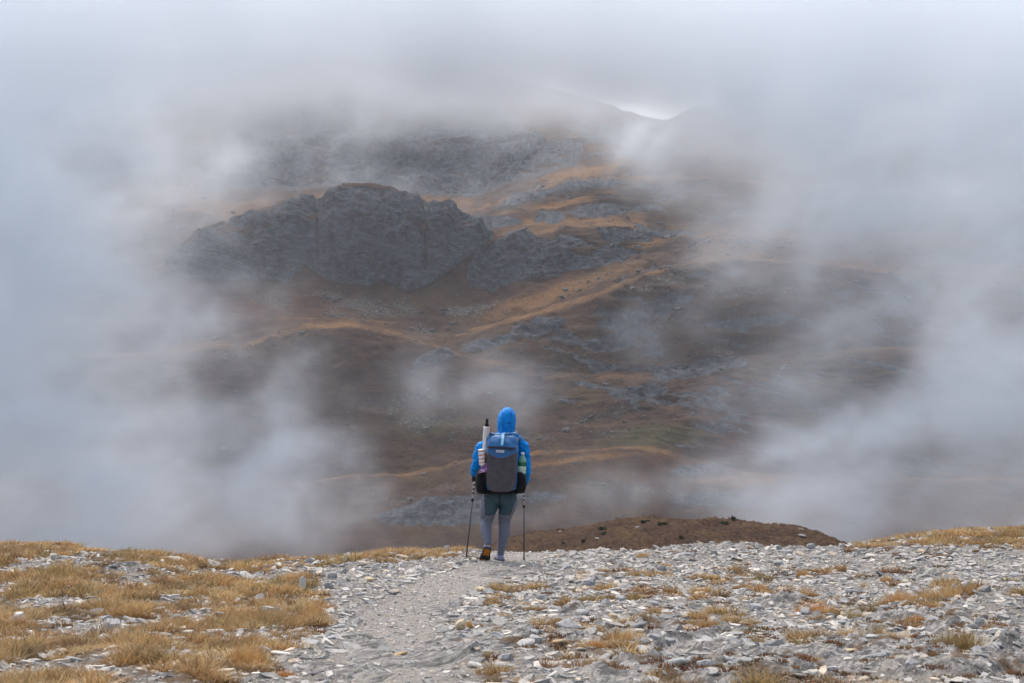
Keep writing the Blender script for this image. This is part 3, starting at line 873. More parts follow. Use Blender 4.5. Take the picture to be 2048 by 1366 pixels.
# ------------------------------------------------------------------ the brown knoll just below the pass
kn_u = np.linspace(880, 1900, 420)
kn_crest = gsmooth(np.interp(kn_u, [880, 960, 1050, 1100, 1150, 1200, 1250, 1290, 1330, 1370, 1400, 1440, 1500, 1560, 1600, 1640, 1680, 1710, 1760, 1900],
                                [1130, 1098, 1072, 1062, 1054, 1045, 1038, 1035, 1034, 1036, 1038, 1037, 1042, 1047, 1054, 1064, 1078, 1090, 1112, 1190]), 2) + 5
tt = np.linspace(0, 1, 150)
KY = 92 + 46 * tt
prof = np.where(KY < 122, 1 - ((122 - KY) / 30) ** 1.7, 1 - ((KY - 122) / 16) ** 2 * 0.8)
KU, KYY = np.meshgrid(kn_u, KY)
KX = (KU - 1024) / FPX * 122 + (KU - 1390) / FPX * (KYY - 122)
KZ = CAM_Z - (kn_crest[None] - 683) / FPX * 122 - (1 - prof[:, None]) * 6.5
KZ = KZ + 0.30 * fbm(KX / 2.8, KYY / 2.8, 0 * KX, 4) + 0.20 * fbm(KX / 0.7, KYY / 0.7, 0 * KX, 3) * prof[:, None] + 0.12 * fbm(KX / 0.25, KYY / 0.3, 0 * KX + 3, 2)
m = NT('knoll_heath')
co = m.coord()
n1 = m.noise(co, 0.5, 6, 0.7); n2 = m.noise(co, 4.0, 6, 0.75)
c = m.ramp(n2, [(0.3, (0.016, 0.009, 0.006)), (0.46, (0.055, 0.028, 0.016)), (0.6, (0.11, 0.057, 0.03)), (0.75, (0.2, 0.125, 0.065))])
c = m.mix(m.mr(n1, 0.45, 0.68, 0, 0.75), c, m.ramp(n2, [(0.3, (0.05, 0.03, 0.012)), (0.55, (0.16, 0.09, 0.036)), (0.75, (0.28, 0.18, 0.085))]))
c = m.mix(m.mr(n1, 0.4, 0.3, 0, 0.5), c, (0.05, 0.045, 0.02))
m.principled(m.mix(1.0, c, (0.70, 0.74, 0.80), 'MULTIPLY'), 0.95, m.bump(n2, 0.8, 0.25), spec=0.1)
knoll = mesh_np('hill', np.stack([KX, KYY, KZ], -1).reshape(-1, 3), grid_faces(len(kn_u), len(KY)), 4, [m.mat])
tag(knoll, 'reddish brown heath knoll rising just behind the pass', None, None, 'structure')
def knoll_z(x, y):
    d = (KX - x) ** 2 + (KYY - y) ** 2
    i = np.argmin(d)
    return float(KZ.ravel()[i])
# ------------------------------------------------------------------ slate: rubble, stones, boulders
def stone_material(name, obj_random):
    m, co2, n_s, n_m, n_f = slate_material(name, 0.07 if obj_random else 1.0)
    if obj_random:
        oi = m.n('ShaderNodeObjectInfo')
        base = m.ramp(oi.outputs['Random'], [(0.0, (0.22, 0.216, 0.21)), (0.25, (0.33, 0.322, 0.31)), (0.45, (0.27, 0.264, 0.255)), (0.6, (0.42, 0.41, 0.39)), (0.75, (0.42, 0.38, 0.31)), (0.85, (0.29, 0.288, 0.285)), (1.0, (0.48, 0.46, 0.43))])
    else:
        base = m.attr('tint').outputs['Color']
    c = m.mix(0.85, base, m.ramp(n_f, [(0.3, (0.45, 0.45, 0.45)), (0.5, (0.95, 0.95, 0.95)), (0.7, (1.25, 1.25, 1.22))]), 'MULTIPLY')
    c = m.mix(0.7, c, m.ramp(n_s, [(0.3, (0.5, 0.5, 0.52)), (0.48, (1, 1, 1)), (0.7, (1.2, 1.19, 1.15))]), 'MULTIPLY')
    c = m.mix(m.mr(n_m, 0.6, 0.75, 0, 0.45), c, (0.2, 0.15, 0.09))
    m.principled(c, 0.85, m.bump(n_f, 0.5, 0.006, m.bump(n_s, 0.4, 0.01)), spec=0.25)
    return m.mat
M_RUBBLE = stone_material('slate_rubble', False)
M_STONE = stone_material('slate_stone', True)

def shard(seed):
    """A flat six-sided flake: eight quads."""
    r = np.random.default_rng(seed)
    a = np.linspace(0, 2 * np.pi, 6, endpoint=False) + r.uniform(-0.42, 0.42, 6)
    rad = r.uniform(0.55, 1.0, 6)
    el = r.uniform(0.45, 0.95)
    x, y = rad * np.cos(a), rad * np.sin(a) * el
    t = r.uniform(0.16, 0.42)
    k = r.uniform(0.72, 0.95, 6)
    sl = r.uniform(-0.15, 0.15, 2)
    bot = np.stack([x, y, np.full(6, -t)], -1)
    top = np.stack([x * k, y * k, t * 0.6 + sl[0] * x + sl[1] * y + r.uniform(-0.04, 0.04, 6)], -1)
    f = [(i, (i + 1) % 6, 6 + (i + 1) % 6, 6 + i) for i in range(6)] + [(6, 7, 8, 9), (6, 9, 10, 11)]
    return np.concatenate([bot, top]).astype(np.float32), np.array(f, np.int32)
SH = [shard(100 + i) for i in range(14)]

def tints(n, r):
    pal = np.array([(0.17, 0.167, 0.163), (0.215, 0.211, 0.205), (0.27, 0.264, 0.256), (0.33, 0.321, 0.309), (0.40, 0.384, 0.362), (0.5, 0.475, 0.432), (0.42, 0.35, 0.265), (0.29, 0.22, 0.15), (0.10, 0.10, 0.102)])
    pr = np.array([0.13, 0.2, 0.2, 0.17, 0.12, 0.06, 0.06, 0.02, 0.04])
    t = pal[r.choice(len(pal), n, p=pr / pr.sum())] * r.uniform(0.82, 1.15, (n, 1)) * np.array([1.28, 1.22, 1.14])
    t = 0.76 * t + 0.24 * np.array([0.345, 0.335, 0.318])
    return np.concatenate([t, np.ones((n, 1))], 1)

def sample_ground(n, vlo=1085, vhi=1400, ulo=-230, uhi=2280):
    """Points spread evenly over the pass (true area)."""
    y = np.sqrt(RNG.uniform(8.3 ** 2, 24.2 ** 2, n))
    u = RNG.uniform(ulo, uhi, n)
    x = (u - 1024) / FPX * y
    yc = np.interp(u, _ug, _YC)
    k = y < yc + 0.5
    return x[k], y[k]

x, y = sample_ground(86000)
u, v, oc, pa = masks(x, y)
g = grassiness(x, y)
pr = (0.95 - 0.05 * sstep(0.3, 0.8, pa)) - 0.82 * oc - 0.55 * sstep(0.25, 0.8, g)
k = RNG.uniform(0, 1, len(x)) < pr
x, y, pa, oc = x[k], y[k], pa[k], oc[k]
z = ground_z(x, y)
n = len(x)
s = (0.0105 + 0.0100 * RNG.pareto(1.85, n)).clip(0.010, 0.062)
s = np.where(pa > 0.5, np.minimum(s * 0.62, 0.026), s)
scl = np.stack([s * RNG.uniform(0.8, 1.5, n), s * RNG.uniform(0.75, 1.25, n), s * RNG.uniform(0.35, 1.0, n)], -1)
tilt = np.stack([RNG.normal(0.08, 0.20, n), RNG.normal(0.12, 0.22, n)], -1)
pos = np.stack([x, y, z + s * 0.10], -1)
rub = scatter_copies('rubble', [b[0] for b in SH], [b[1] for b in SH], pos, scl, RNG.normal(0.5, 1.2, n), tilt, [M_RUBBLE], tints(n, RNG))
tag(rub, 'small slate flakes and gravel littering the pass', None, None, 'stuff')

# plates of slate standing out of the bedrock, all leaning the same way
x, y = sample_ground(30000)
u, v, oc, pa = masks(x, y)
k = (oc > 0.35) & (RNG.uniform(0, 1, len(x)) < 0.42)
x, y = x[k], y[k]
n = len(x)
s = (0.030 + 0.026 * RNG.pareto(2.2, n)).clip(0.03, 0.15)
scl = np.stack([s * RNG.uniform(0.6, 0.9, n), s * RNG.uniform(1.0, 1.8, n), s * RNG.uniform(0.2, 0.4, n)], -1)
z = ground_z(x, y)
tilt = np.stack([RNG.normal(0.42, 0.13, n), RNG.normal(0.04, 0.08, n)], -1)
tn = tints(n, RNG) / np.array([1.28, 1.22, 1.14, 1]); tn[:, :3] = tn[:, :3] * 0.5 + np.array([0.26, 0.252, 0.24]) * 0.5
pl = scatter_copies('bedrock_plates', [b[0] for b in SH], [b[1] for b in SH], np.stack([x, y, z - s * 0.10], -1), scl, RNG.normal(-0.28, 0.16, n), tilt, [M_RUBBLE], tn)
tag(pl, 'thin tilted slate plates breaking out of the bedrock', None, None, 'stuff')

def stone_mesh(seed, sq, rough=0.10, cuts=9):
    """An angular slate stone of a few dozen faces, about 2 units across."""
    r = random.Random(seed)
    bm = bmesh.new()
    pts = []
    n = r.randint(6, 9)
    a0 = r.uniform(0, 6)
    for i in range(n):
        a = a0 + 2 * math.pi * (i + r.uniform(-0.3, 0.3)) / n
        q = r.uniform(0.72, 1.05)
        for zz, kk_ in ((-1, r.uniform(0.75, 0.95)), (-0.2, 1.0), (0.45, r.uniform(0.9, 1.02)), (1.0, r.uniform(0.55, 0.85))):
            pts.append(Vector((q * kk_ * math.cos(a) * sq[0], q * kk_ * math.sin(a) * sq[1], (zz + r.uniform(-0.12, 0.12)) * sq[2] * (1 + 0.25 * math.sin(a + a0)))))
    for p_ in pts: bm.verts.new(p_)
    res = bmesh.ops.convex_hull(bm, input=bm.verts)
    bmesh.ops.delete(bm, geom=[e for e in res['geom_interior'] if isinstance(e, bmesh.types.BMVert)], context='VERTS')
    bmesh.ops.dissolve_limit(bm, angle_limit=R(9), verts=bm.verts[:], edges=bm.edges[:])
    bmesh.ops.bevel(bm, geom=[e for e in bm.edges], offset=0.035, segments=1, affect='EDGES', clamp_overlap=True)
    bmesh.ops.triangulate(bm, faces=bm.faces[:])
    for v_ in bm.verts:
        nn_ = float(gnoise(v_.co.x * 2.2 + seed, v_.co.y * 2.2, v_.co.z * 4))
        v_.co *= 1 + rough * nn_
    me = bpy.data.meshes.new('stone')
    bm.to_mesh(me)
    bm.free()
    me.materials.append(M_STONE)
    return me
FLAT = [stone_mesh(300 + i, (1, random.uniform(0.6, 0.85), random.uniform(0.13, 0.24))) for i in range(9)]
BLOCK = [stone_mesh(330 + i, (1, random.uniform(0.7, 0.9), random.uniform(0.45, 0.62))) for i in range(6)]
ROUND = [stone_mesh(350 + i, (1, 0.9, random.uniform(0.7, 0.85)), 0.08) for i in range(3)]
STAND = [stone_mesh(361, (0.7, 0.4, 1.0), 0.1)]

taken = []
def put_stone(me, u, v, w, rot=None, tilt=(0, 0), sink=0.25, hh=None, parent=None, name='stone', mat=None, zoff=0.0):
    """A stone whose foot is at photo pixel (u, v), w pixels wide."""
    yy = float(pix_y(u, v)[0])
    xx = (u - 1024) / FPX * yy
    zz = float(ground_z(np.array([xx]), np.array([yy]))[0])
    s_ = w * yy / FPX / 2
    o = bpy.data.objects.new(name, me)
    hz = max(abs(v_.co.z) for v_ in me.vertices[:]) * s_ * (hh or 1)
    o.location = (xx, yy, zz + hz * (1 - 2 * sink) + zoff)
    o.scale = (s_, s_, s_ * (hh or 1))
    o.rotation_euler = (tilt[0], tilt[1], random.uniform(0, 6.3) if rot is None else rot)
    link(o, parent)
    if mat:
        o.material_slots[0].link = 'OBJECT'; o.material_slots[0].material = mat
    taken.append((xx, yy, s_))
    return o

def plain_stone(name, col, dark=None):
    m, co2, n_s, n_m, n_f = slate_material(name, 0.07)
    col = (col[0] * 1.2, col[1] * 1.15, col[2] * 1.07)
    c = m.mix(0.9, col, m.ramp(n_f, [(0.3, (0.55, 0.55, 0.55)), (0.5, (0.98, 0.98, 0.98)), (0.7, (1.2, 1.2, 1.18))]), 'MULTIPLY')
    c = m.mix(0.6, c, m.ramp(n_s, [(0.3, (0.6, 0.6, 0.6)), (0.5, (1, 1, 1)), (0.7, (1.15, 1.15, 1.12))]), 'MULTIPLY')
    if dark: c = m.mix(m.mr(n_m, 0.5, 0.62, 0, 0.9), c, dark)
    m.principled(c, 0.85, m.bump(n_f, 0.5, 0.006, m.bump(n_s, 0.4, 0.01)), spec=0.25)
    return m.mat
MS = {'white': plain_stone('pale_stone', (0.5, 0.48, 0.44)), 'cream': plain_stone('cream_stone', (0.45, 0.37, 0.26), (0.36, 0.26, 0.16)), 'grey': plain_stone('grey_stone', (0.27, 0.268, 0.266)),
      'blue': plain_stone('blue_grey_stone', (0.28, 0.29, 0.31)), 'ochre': plain_stone('ochre_stone', (0.34, 0.24, 0.13), (0.13, 0.1, 0.07)), 'pale': plain_stone('light_grey_stone', (0.36, 0.357, 0.35))}

# stones that one can point at, each with its own words
NOTABLE = [
    ('white', STAND[0], 605, 1178, 27, 0.2, (0, 0.12), 'pale pointed stone standing upright beside the grass left of the path'),
    ('grey', ROUND[0], 556, 1238, 22, 0.6, (0, 0), 'round grey stone with dark streaks at the edge of the grass'),
    ('cream', ROUND[1], 922, 1262, 25, 1.0, (0, 0.1), 'cream rounded stone standing beside the path above an orange tuft'),
    ('ochre', FLAT[0], 800, 1312, 40, 0.3, (0.1, -0.22), 'brown slab propped up at one end on the bare path'),
    ('cream', BLOCK[0], 739, 1166, 28, 0.0, (0, 0.05), 'low cream block on the left verge of the path below the hiker'),
    ('white', FLAT[1], 563, 1312, 50, 0.1, (0, 0.12), 'long pale slab with dark underside below a big grass tuft'),
    ('pale', BLOCK[1], 211, 1286, 42, 0.0, (0, 0), 'flat topped grey block sunk in golden grass'),
    ('blue', BLOCK[2], 212, 1236, 36, 0.5, (0, -0.1), 'blue grey angular stone in a gravel gap of the grass'),
    ('grey', BLOCK[3], 403, 1247, 34, 0.9, (0, 0), 'wedge shaped grey stone against the foot of a grass clump'),
    ('white', FLAT[2], 428, 1268, 40, 0.0, (0, -0.06), 'thin white slab lying level in the grass beside gravel'),
    ('white', ROUND[2], 38, 1248, 26, 0.7, (0, 0), 'small rounded whitish stone among the grass at the far left'),
    ('pale', FLAT[3], 475, 1270, 26, 0.7, (0, 0), 'short grey slab just right of the thin white slab in the grass'),
    ('white', FLAT[4], 325, 1178, 20, 0.2, (0.5, 0.5), 'small tilted white flake leaning on a brown tuft'),
    ('pale', FLAT[5], 614, 1103, 20, 0.2, (0, 0), 'bottom stone of the small pile on the skyline'),
    ('white', FLAT[6], 96, 1104, 22, 0.3, (0, 0.1), 'pale stone under the dark heath on the left skyline'),
    ('blue', FLAT[7], 655, 1127, 36, 0.2, (0, 0.2), 'slanting blue grey slab below the skyline grass left of the hiker'),
    ('white', BLOCK[4], 1234, 1097, 13, 0.4, (0, 0), 'lone round stone on the skyline right of the hiker'),
    ('white', FLAT[8], 1045, 1140, 18, 0.2, (0, -0.2), 'small bright flake lying just right of the hiker and pole'),
    ('white', FLAT[1], 950, 1203, 48, 0.1, (0, 0.05), 'broad white slab in the cluster right of the path'),
    ('blue', FLAT[3], 985, 1197, 24, 0.9, (0.2, -0.3), 'leaning blue grey plate beside the broad white slab'),
    ('cream', BLOCK[5], 960, 1184, 26, 0.3, (0, 0), 'cream topped block above the broad white slab'),
    ('cream', BLOCK[0], 1228, 1238, 24, 0.4, (0, 0.2), 'tan wedge of stone beside a leaning grey plate in the scree'),
    ('blue', FLAT[5], 1266, 1232, 30, 1.2, (0.2, 0.55), 'steeply leaning grey plate next to the tan wedge'),
    ('white', FLAT[2], 1045, 1218, 26, 0.2, (0, 0), 'flat white stone at the lower edge of the dark heath mat'),
    ('white', BLOCK[1], 1148, 1212, 22, 0.1, (0, 0), 'whitish block on the scree below the wide straw tuft'),
    ('pale', FLAT[6], 1290, 1302, 44, 0.3, (0, 0.1), 'grey slab with an ochre edge resting on bedrock below scree'),
    ('cream', BLOCK[2], 1400, 1193, 26, 0.6, (0, 0.15), 'tan faced block alone on grey scree in mid slope'),
    ('blue', FLAT[7], 1607, 1256, 34, 0.4, (0.1, -0.25), 'bluish slate plate tilted among white flakes under the orange tufts'),
    ('white', FLAT[0], 1595, 1283, 36, 0.2, (0, -0.12), 'bright white slab with black shadow line beneath it'),
    ('grey', BLOCK[3], 1545, 1297, 50, 0.1, (0, 0.06), 'large grey block with a hollow under its front edge'),
    ('cream', FLAT[3], 1700, 1296, 42, 0.2, (0, 0.06), 'tan topped flat stone bedded in the grey bedrock'),
    ('pale', FLAT[4], 1742, 1283, 38, 0.8, (0.1, 0.05), 'smooth pale oval plate beside the tan topped flat stone'),
    ('white', FLAT[8], 1695, 1324, 26, 0.3, (0, 0), 'small white flake lying on bare bedrock'),
    ('grey', BLOCK[4], 1728, 1330, 24, 1.1, (0, 0), 'dark grey lump sitting on the bedrock beside a white flake'),
    ('grey', FLAT[1], 2030, 1170, 42, 0.05, (0, -0.05), 'long dark slab at the right edge under straw grass'),
    ('cream', FLAT[5], 2005, 1098, 22, 0.5, (0, 0.25), 'leaning tan stone in the straw grass on the right crest'),
    ('white', FLAT[6], 1742, 1115, 28, 0.1, (0, 0), 'straight edged white slab below the right crest grass'),
    ('cream', BLOCK[5], 1843, 1107, 18, 0.2, (0, 0), 'tan block below the grass on the right slope'),
    ('pale', FLAT[2], 675, 1251, 34, 0.4, (0, -0.15), 'grey slab lying along the left edge of the path'),
    ('blue', FLAT[4], 665, 1284, 40, 0.6, (0, -0.1), 'blue grey plate among white flakes left of the path'),
    ('white', FLAT[7], 1020, 1285, 30, 0.5, (0.1, 0.15), 'white angular plate against the bedrock step'),
    ('pale', FLAT[8], 1050, 1295, 56, 0.5, (0.1, -0.2), 'wide leaning grey plate at the edge of the bedrock'),
    ('ochre', FLAT[3], 1120, 1296, 48, 0.1, (0, 0.06), 'long ochre slab with dark edge beside dry heath'),
]
for (mk, me, u_, v_, w_, ro, ti, lab) in NOTABLE:
    o = put_stone(me, u_, v_, w_, ro, ti, 0.28 if me in BLOCK else 0.16, 0.8 if me in BLOCK else None, mat=MS[mk])
    tag(o, lab, 'stone', 'loose stones of the pass')
o = put_stone(FLAT[1], 607, 1099, 17, 1.0, (0, 0.05), 0.1, mat=MS['pale'], zoff=0.028); tag(o, 'middle stone of the small pile on the skyline', 'stone', 'loose stones of the pass')
o = put_stone(FLAT[8], 610, 1096, 18, 2.0, (0, -0.06), 0.1, mat=MS['white'], zoff=0.05); tag(o, 'white cap stone of the small pile on the skyline', 'stone', 'loose stones of the pass')

# the rest of the larger stones: pieces of the ground
cnt = 0
tries = 0
while cnt < 252 and tries < 6000:
    tries += 1
    x_, y_ = sample_ground(1)
    if not len(x_): continue
    u_, v_, oc_1, pa_1 = masks(x_, y_)
    g_ = grassiness(x_, y_)
    if pa_1[0] > 0.35 or g_[0] > 0.62 or not (-20 < u_[0] < 2070) or v_[0] > 1380 or random.random() < 0.25 + 0.3 * oc_1[0]: continue
    yl = float(y_[0])
    s_ = min(0.105, 0.026 + 0.022 * random.paretovariate(2.6))
    if any((x_[0] - a_) ** 2 + (yl - b_) ** 2 < (0.8 * (c_ + s_)) ** 2 for a_, b_, c_ in taken): continue
    me = random.choice(FLAT if random.random() < 0.9 else BLOCK)
    put_stone(me, float(u_[0]), float(v_[0]), 2 * s_ * FPX / yl, None, (random.gauss(0.1, 0.18), random.gauss(0.12, 0.2)), 0.2, parent=ground)
    cnt += 1
# ------------------------------------------------------------------ dry grass, heath
def tuft(seed, nb=120, rad=0.5, hgt=1.0, wid=0.035, lean=0.55, curl=0.5):
    """A tuft of bent blades (quads and a folded tip quad); w = position along the blade."""
    r = np.random.default_rng(seed)
    a = r.uniform(0, 2 * np.pi, nb)
    q = rad * np.sqrt(r.uniform(0, 1, nb))
    bx, by = q * np.cos(a), q * np.sin(a)
    dirn = a + r.normal(0, 1.0, nb)
    h = hgt * r.uniform(0.45, 1.1, nb) * (1 - 0.45 * (q / rad) ** 2)
    ln = lean * (0.25 + q / rad) * r.uniform(0.4, 1.4, nb)
    dx, dy = np.cos(dirn), np.sin(dirn)
    wa = r.uniform(0, np.pi, nb)
    wx, wy = np.cos(wa) * wid, np.sin(wa) * wid
    V, T = [], []
    for t, k in ((0, 1.0), (0.5, 0.8), (1.0, 0.12)):
        off = ln * h * (t * 0.55 + curl * t * t)
        cx, cy, cz = bx + dx * off, by + dy * off, h * (t - 0.28 * t * t * ln)
        V += [np.stack([cx - wx * k, cy - wy * k, cz], -1), np.stack([cx + wx * k, cy + wy * k, cz], -1)]
        T += [np.full(nb, t)] * 2
    V = np.stack(V, 1)
    T = np.stack(T, 1).ravel()
    f = np.array([(0, 1, 3, 2), (2, 3, 5, 4)])
    F = (f[None] + 6 * np.arange(nb)[:, None, None]).reshape(-1, 4)
    return V.reshape(-1, 3).astype(np.float32), F.astype(np.int32), T.astype(np.float32)

def blade_shade(seed, nv):
    """Each blade its own shade: some dead and dark, some bleached."""
    r = np.random.default_rng(seed)
    nb = nv // 6
    k = np.where(r.uniform(0, 1, nb) < 0.22, r.uniform(0.35, 0.6, nb), r.uniform(0.8, 1.3, nb))
    return np.repeat(k, 6)

def grass_material(name, obj_random=None):
    m = NT(name)
    a = m.attr('tint')
    t = a.outputs['Alpha']
    if obj_random:
        oi = m.n('ShaderNodeObjectInfo')
        base = m.ramp(oi.outputs['Random'], obj_random)
        base.node.color_ramp.interpolation = 'LINEAR'
    else:
        base = a.outputs['Color']
    n = m.noise(m.coord(), 40, 2)
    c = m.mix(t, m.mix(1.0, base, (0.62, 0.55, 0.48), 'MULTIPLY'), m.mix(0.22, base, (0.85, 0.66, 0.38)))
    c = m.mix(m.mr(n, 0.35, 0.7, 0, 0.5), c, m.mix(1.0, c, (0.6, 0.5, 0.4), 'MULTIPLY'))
    p = m.principled(c, 0.75, spec=0.2)
    tr = m.n('ShaderNodeBsdfTranslucent'); m.l(c, tr.inputs['Color'])
    mx = m.n('ShaderNodeMixShader'); mx.inputs[0].default_value = 0.25
    m.l(p.outputs[0], mx.inputs[1]); m.l(tr.outputs[0], mx.inputs[2]); m.l(mx.outputs[0], m.out.inputs['Surface'])
    return m.mat
M_GRASS = grass_material('dry_grass')
TV = [tuft(500 + i, 95, 0.62, 1.0, 0.020, 0.95, 0.6) for i in range(6)]
TF = [tuft(530 + i, 46, 0.62, 1.0, 0.036, 0.9, 0.6) for i in range(5)]
HV = [tuft(560 + i, 55, 0.9, 0.45, 0.065, 0.5, 0.3) for i in range(4)]

def spread(name, variants, x, y, s, sz, cols, label, sinkf=0.03, lod=False):
    n = len(x)
    z = ground_z(x, y) - sinkf * s
    pos = np.stack([x, y, z], -1)
    scl = np.stack([s, s, sz], -1)
    V, F, T = [], [], []
    nb = 0
    pick = RNG.integers(0, len(variants), n) if not lod else np.where(y > 14.5, 6 + RNG.integers(0, 5, n), RNG.integers(0, 6, n))
    rot = RNG.uniform(0, 6.3, n)
    for b, (bv, bf, bt) in enumerate(variants):
        ix = np.nonzero(pick == b)[0]
        if not len(ix): continue
        p = bv[None] * scl[ix][:, None]
        c, s_ = np.cos(rot[ix])[:, None], np.sin(rot[ix])[:, None]
        q = np.stack([p[..., 0] * c - p[..., 1] * s_, p[..., 0] * s_ + p[..., 1] * c, p[..., 2]], -1) + pos[ix][:, None]
        V.append(q.reshape(-1, 3))
        F.append((bf[None] + (nb + np.arange(len(ix)) * len(bv))[:, None, None]).reshape(-1, 4))
        nb += len(ix) * len(bv)
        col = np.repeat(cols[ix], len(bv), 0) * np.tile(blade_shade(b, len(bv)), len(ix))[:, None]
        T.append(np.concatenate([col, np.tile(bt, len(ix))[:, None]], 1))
    o = mesh_np(name, np.concatenate(V), np.concatenate(F), 4, [M_GRASS], True)
    vcol(o, 'tint', np.concatenate(T))
    tag(o, label, None, None, 'stuff')
    return o

GP = np.array([(0.58, 0.37, 0.15), (0.63, 0.44, 0.20), (0.54, 0.31, 0.12), (0.64, 0.49, 0.26), (0.45, 0.26, 0.11), (0.32, 0.2, 0.09), (0.34, 0.27, 0.11)])
HP = np.array([(0.16, 0.05, 0.03), (0.22, 0.075, 0.035), (0.13, 0.055, 0.035), (0.26, 0.13, 0.05), (0.15, 0.11, 0.04)])
def pal(P_, n, w=None):
    return P_[RNG.choice(len(P_), n, p=w)] * RNG.uniform(0.8, 1.15, (n, 1))

x, y = sample_ground(19500)
g = grassiness(x, y)
u, v, oc, pa = masks(x, y)
k = (g > 0.42) & (RNG.uniform(0, 1, len(x)) < (g - 0.3) * 1.5) & (oc < 0.6)
x, y, g = x[k], y[k], g[k]
u, v = uv_of(x, y)
s = RNG.uniform(0.05, 0.12, len(x)) * (0.7 + 0.5 * g)
crest_f = 1 - 0.3 * sstep(40, 5, v - np.interp(u, _ug, _RC))
hn = fbm(x / 0.6, y / 0.9, 4.0 + 0 * x, 3)
sz = 0.85 * s * RNG.uniform(0.7, 1.25, len(x)) * (0.95 + 1.0 * hn) * crest_f
cn = fbm(x / 0.5 + 20, y / 0.8, 0 * x, 3)[:, None]
cols = pal(GP, len(x)) * (1 + 0.5 * cn)
brown = (fbm(x / 0.45 - 9, y / 0.7, 2 + 0 * x, 3) > 0.22)[:, None]
cols = np.where(brown, cols * np.array([0.55, 0.5, 0.55]), cols)
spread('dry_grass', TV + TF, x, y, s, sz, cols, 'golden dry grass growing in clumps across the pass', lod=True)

# creeping heath: the same idea, low and dark red brown
x, y = sample_ground(10400)
u, v, oc, pa = masks(x, y)
hm = fbm(x / 0.5 + 40, y / 0.8, 6 + 0 * x, 4)
g = grassiness(x, y)
ex = 0
for (cu, cv, ru, rv) in ((1285, 1184, 150, 9), (1600, 1150, 60, 10), (1260, 1262, 60, 9), (1420, 1248, 55, 13), (1510, 1265, 60, 14), (1990, 1255, 80, 14), (1880, 1292, 60, 14), (1100, 1215, 60, 11), (1450, 1345, 120, 16), (1350, 1330, 50, 9),
                         (1130, 1310, 50, 14), (1000, 1320, 30, 9), (1290, 1330, 40, 8), (1640, 1210, 60, 7), (1700, 1215, 40, 8), (1840, 1112, 70, 8), (1560, 1345, 80, 12), (1700, 1200, 50, 6), (130, 1085, 70, 5), (410, 1113, 40, 4)):
    ex = np.maximum(ex, eblob(u, v, cu, cv, ru, rv, 0.8 * hm, 0.3))
k = ((RNG.uniform(0, 1, len(x)) < 0.85 * ex) | ((g > 0.25) & (g < 0.6) & (hm > 0.12)) | ((hm > 0.19) & (pa < 0.2) & (u > 900) & (RNG.uniform(0, 1, len(x)) < 0.6)))
x, y = x[k], y[k]
s = RNG.uniform(0.035, 0.085, len(x))
spread('heath', HV, x, y, s, s * RNG.uniform(0.6, 1.0, len(x)), pal(HP, len(x)), 'dark reddish brown heath creeping between the stones')

# tufts that stand apart
def put_tuft(seed, u_, v_, w_, h_, col, label, nb=420, lean=0.6, parts=1):
    yy = float(pix_y(u_, v_)[0]); xx = (u_ - 1024) / FPX * yy
    s_ = w_ * yy / FPX / 2; hz = h_ * yy / FPX
    V, F, T = tuft(seed, nb, 0.72, 1.0, 0.016 * 0.1 / max(s_, 0.03), lean * 0.6, 0.4)
    V = V * np.array([s_, s_ * 0.75, hz])
    zz = ground_z(xx + V[:, 0], yy + V[:, 1], False)
    z0 = float(ground_z(np.array([xx]), np.array([yy]))[0])
    V[:, 2] += zz - z0 - 0.01
    o = mesh_np('grass_tuft', V, F, 4, [M_GRASS], True)
    o.location = (xx, yy, z0)
    r = np.random.default_rng(seed)
    c = np.array(col) * r.uniform(0.7, 1.25, (nb, 1)) * np.array([1, 1, 1])
    vcol(o, 'tint', np.concatenate([np.repeat(c, 6, 0), T[:, None]], 1))
    tag(o, label, 'grass tuft', 'single tufts on the stony ground')
    return o
GOLD, ORANGE, STRAW, OLIVE, RUST = (0.6, 0.35, 0.12), (0.58, 0.27, 0.08), (0.64, 0.44, 0.2), (0.33, 0.23, 0.085), (0.38, 0.17, 0.075)
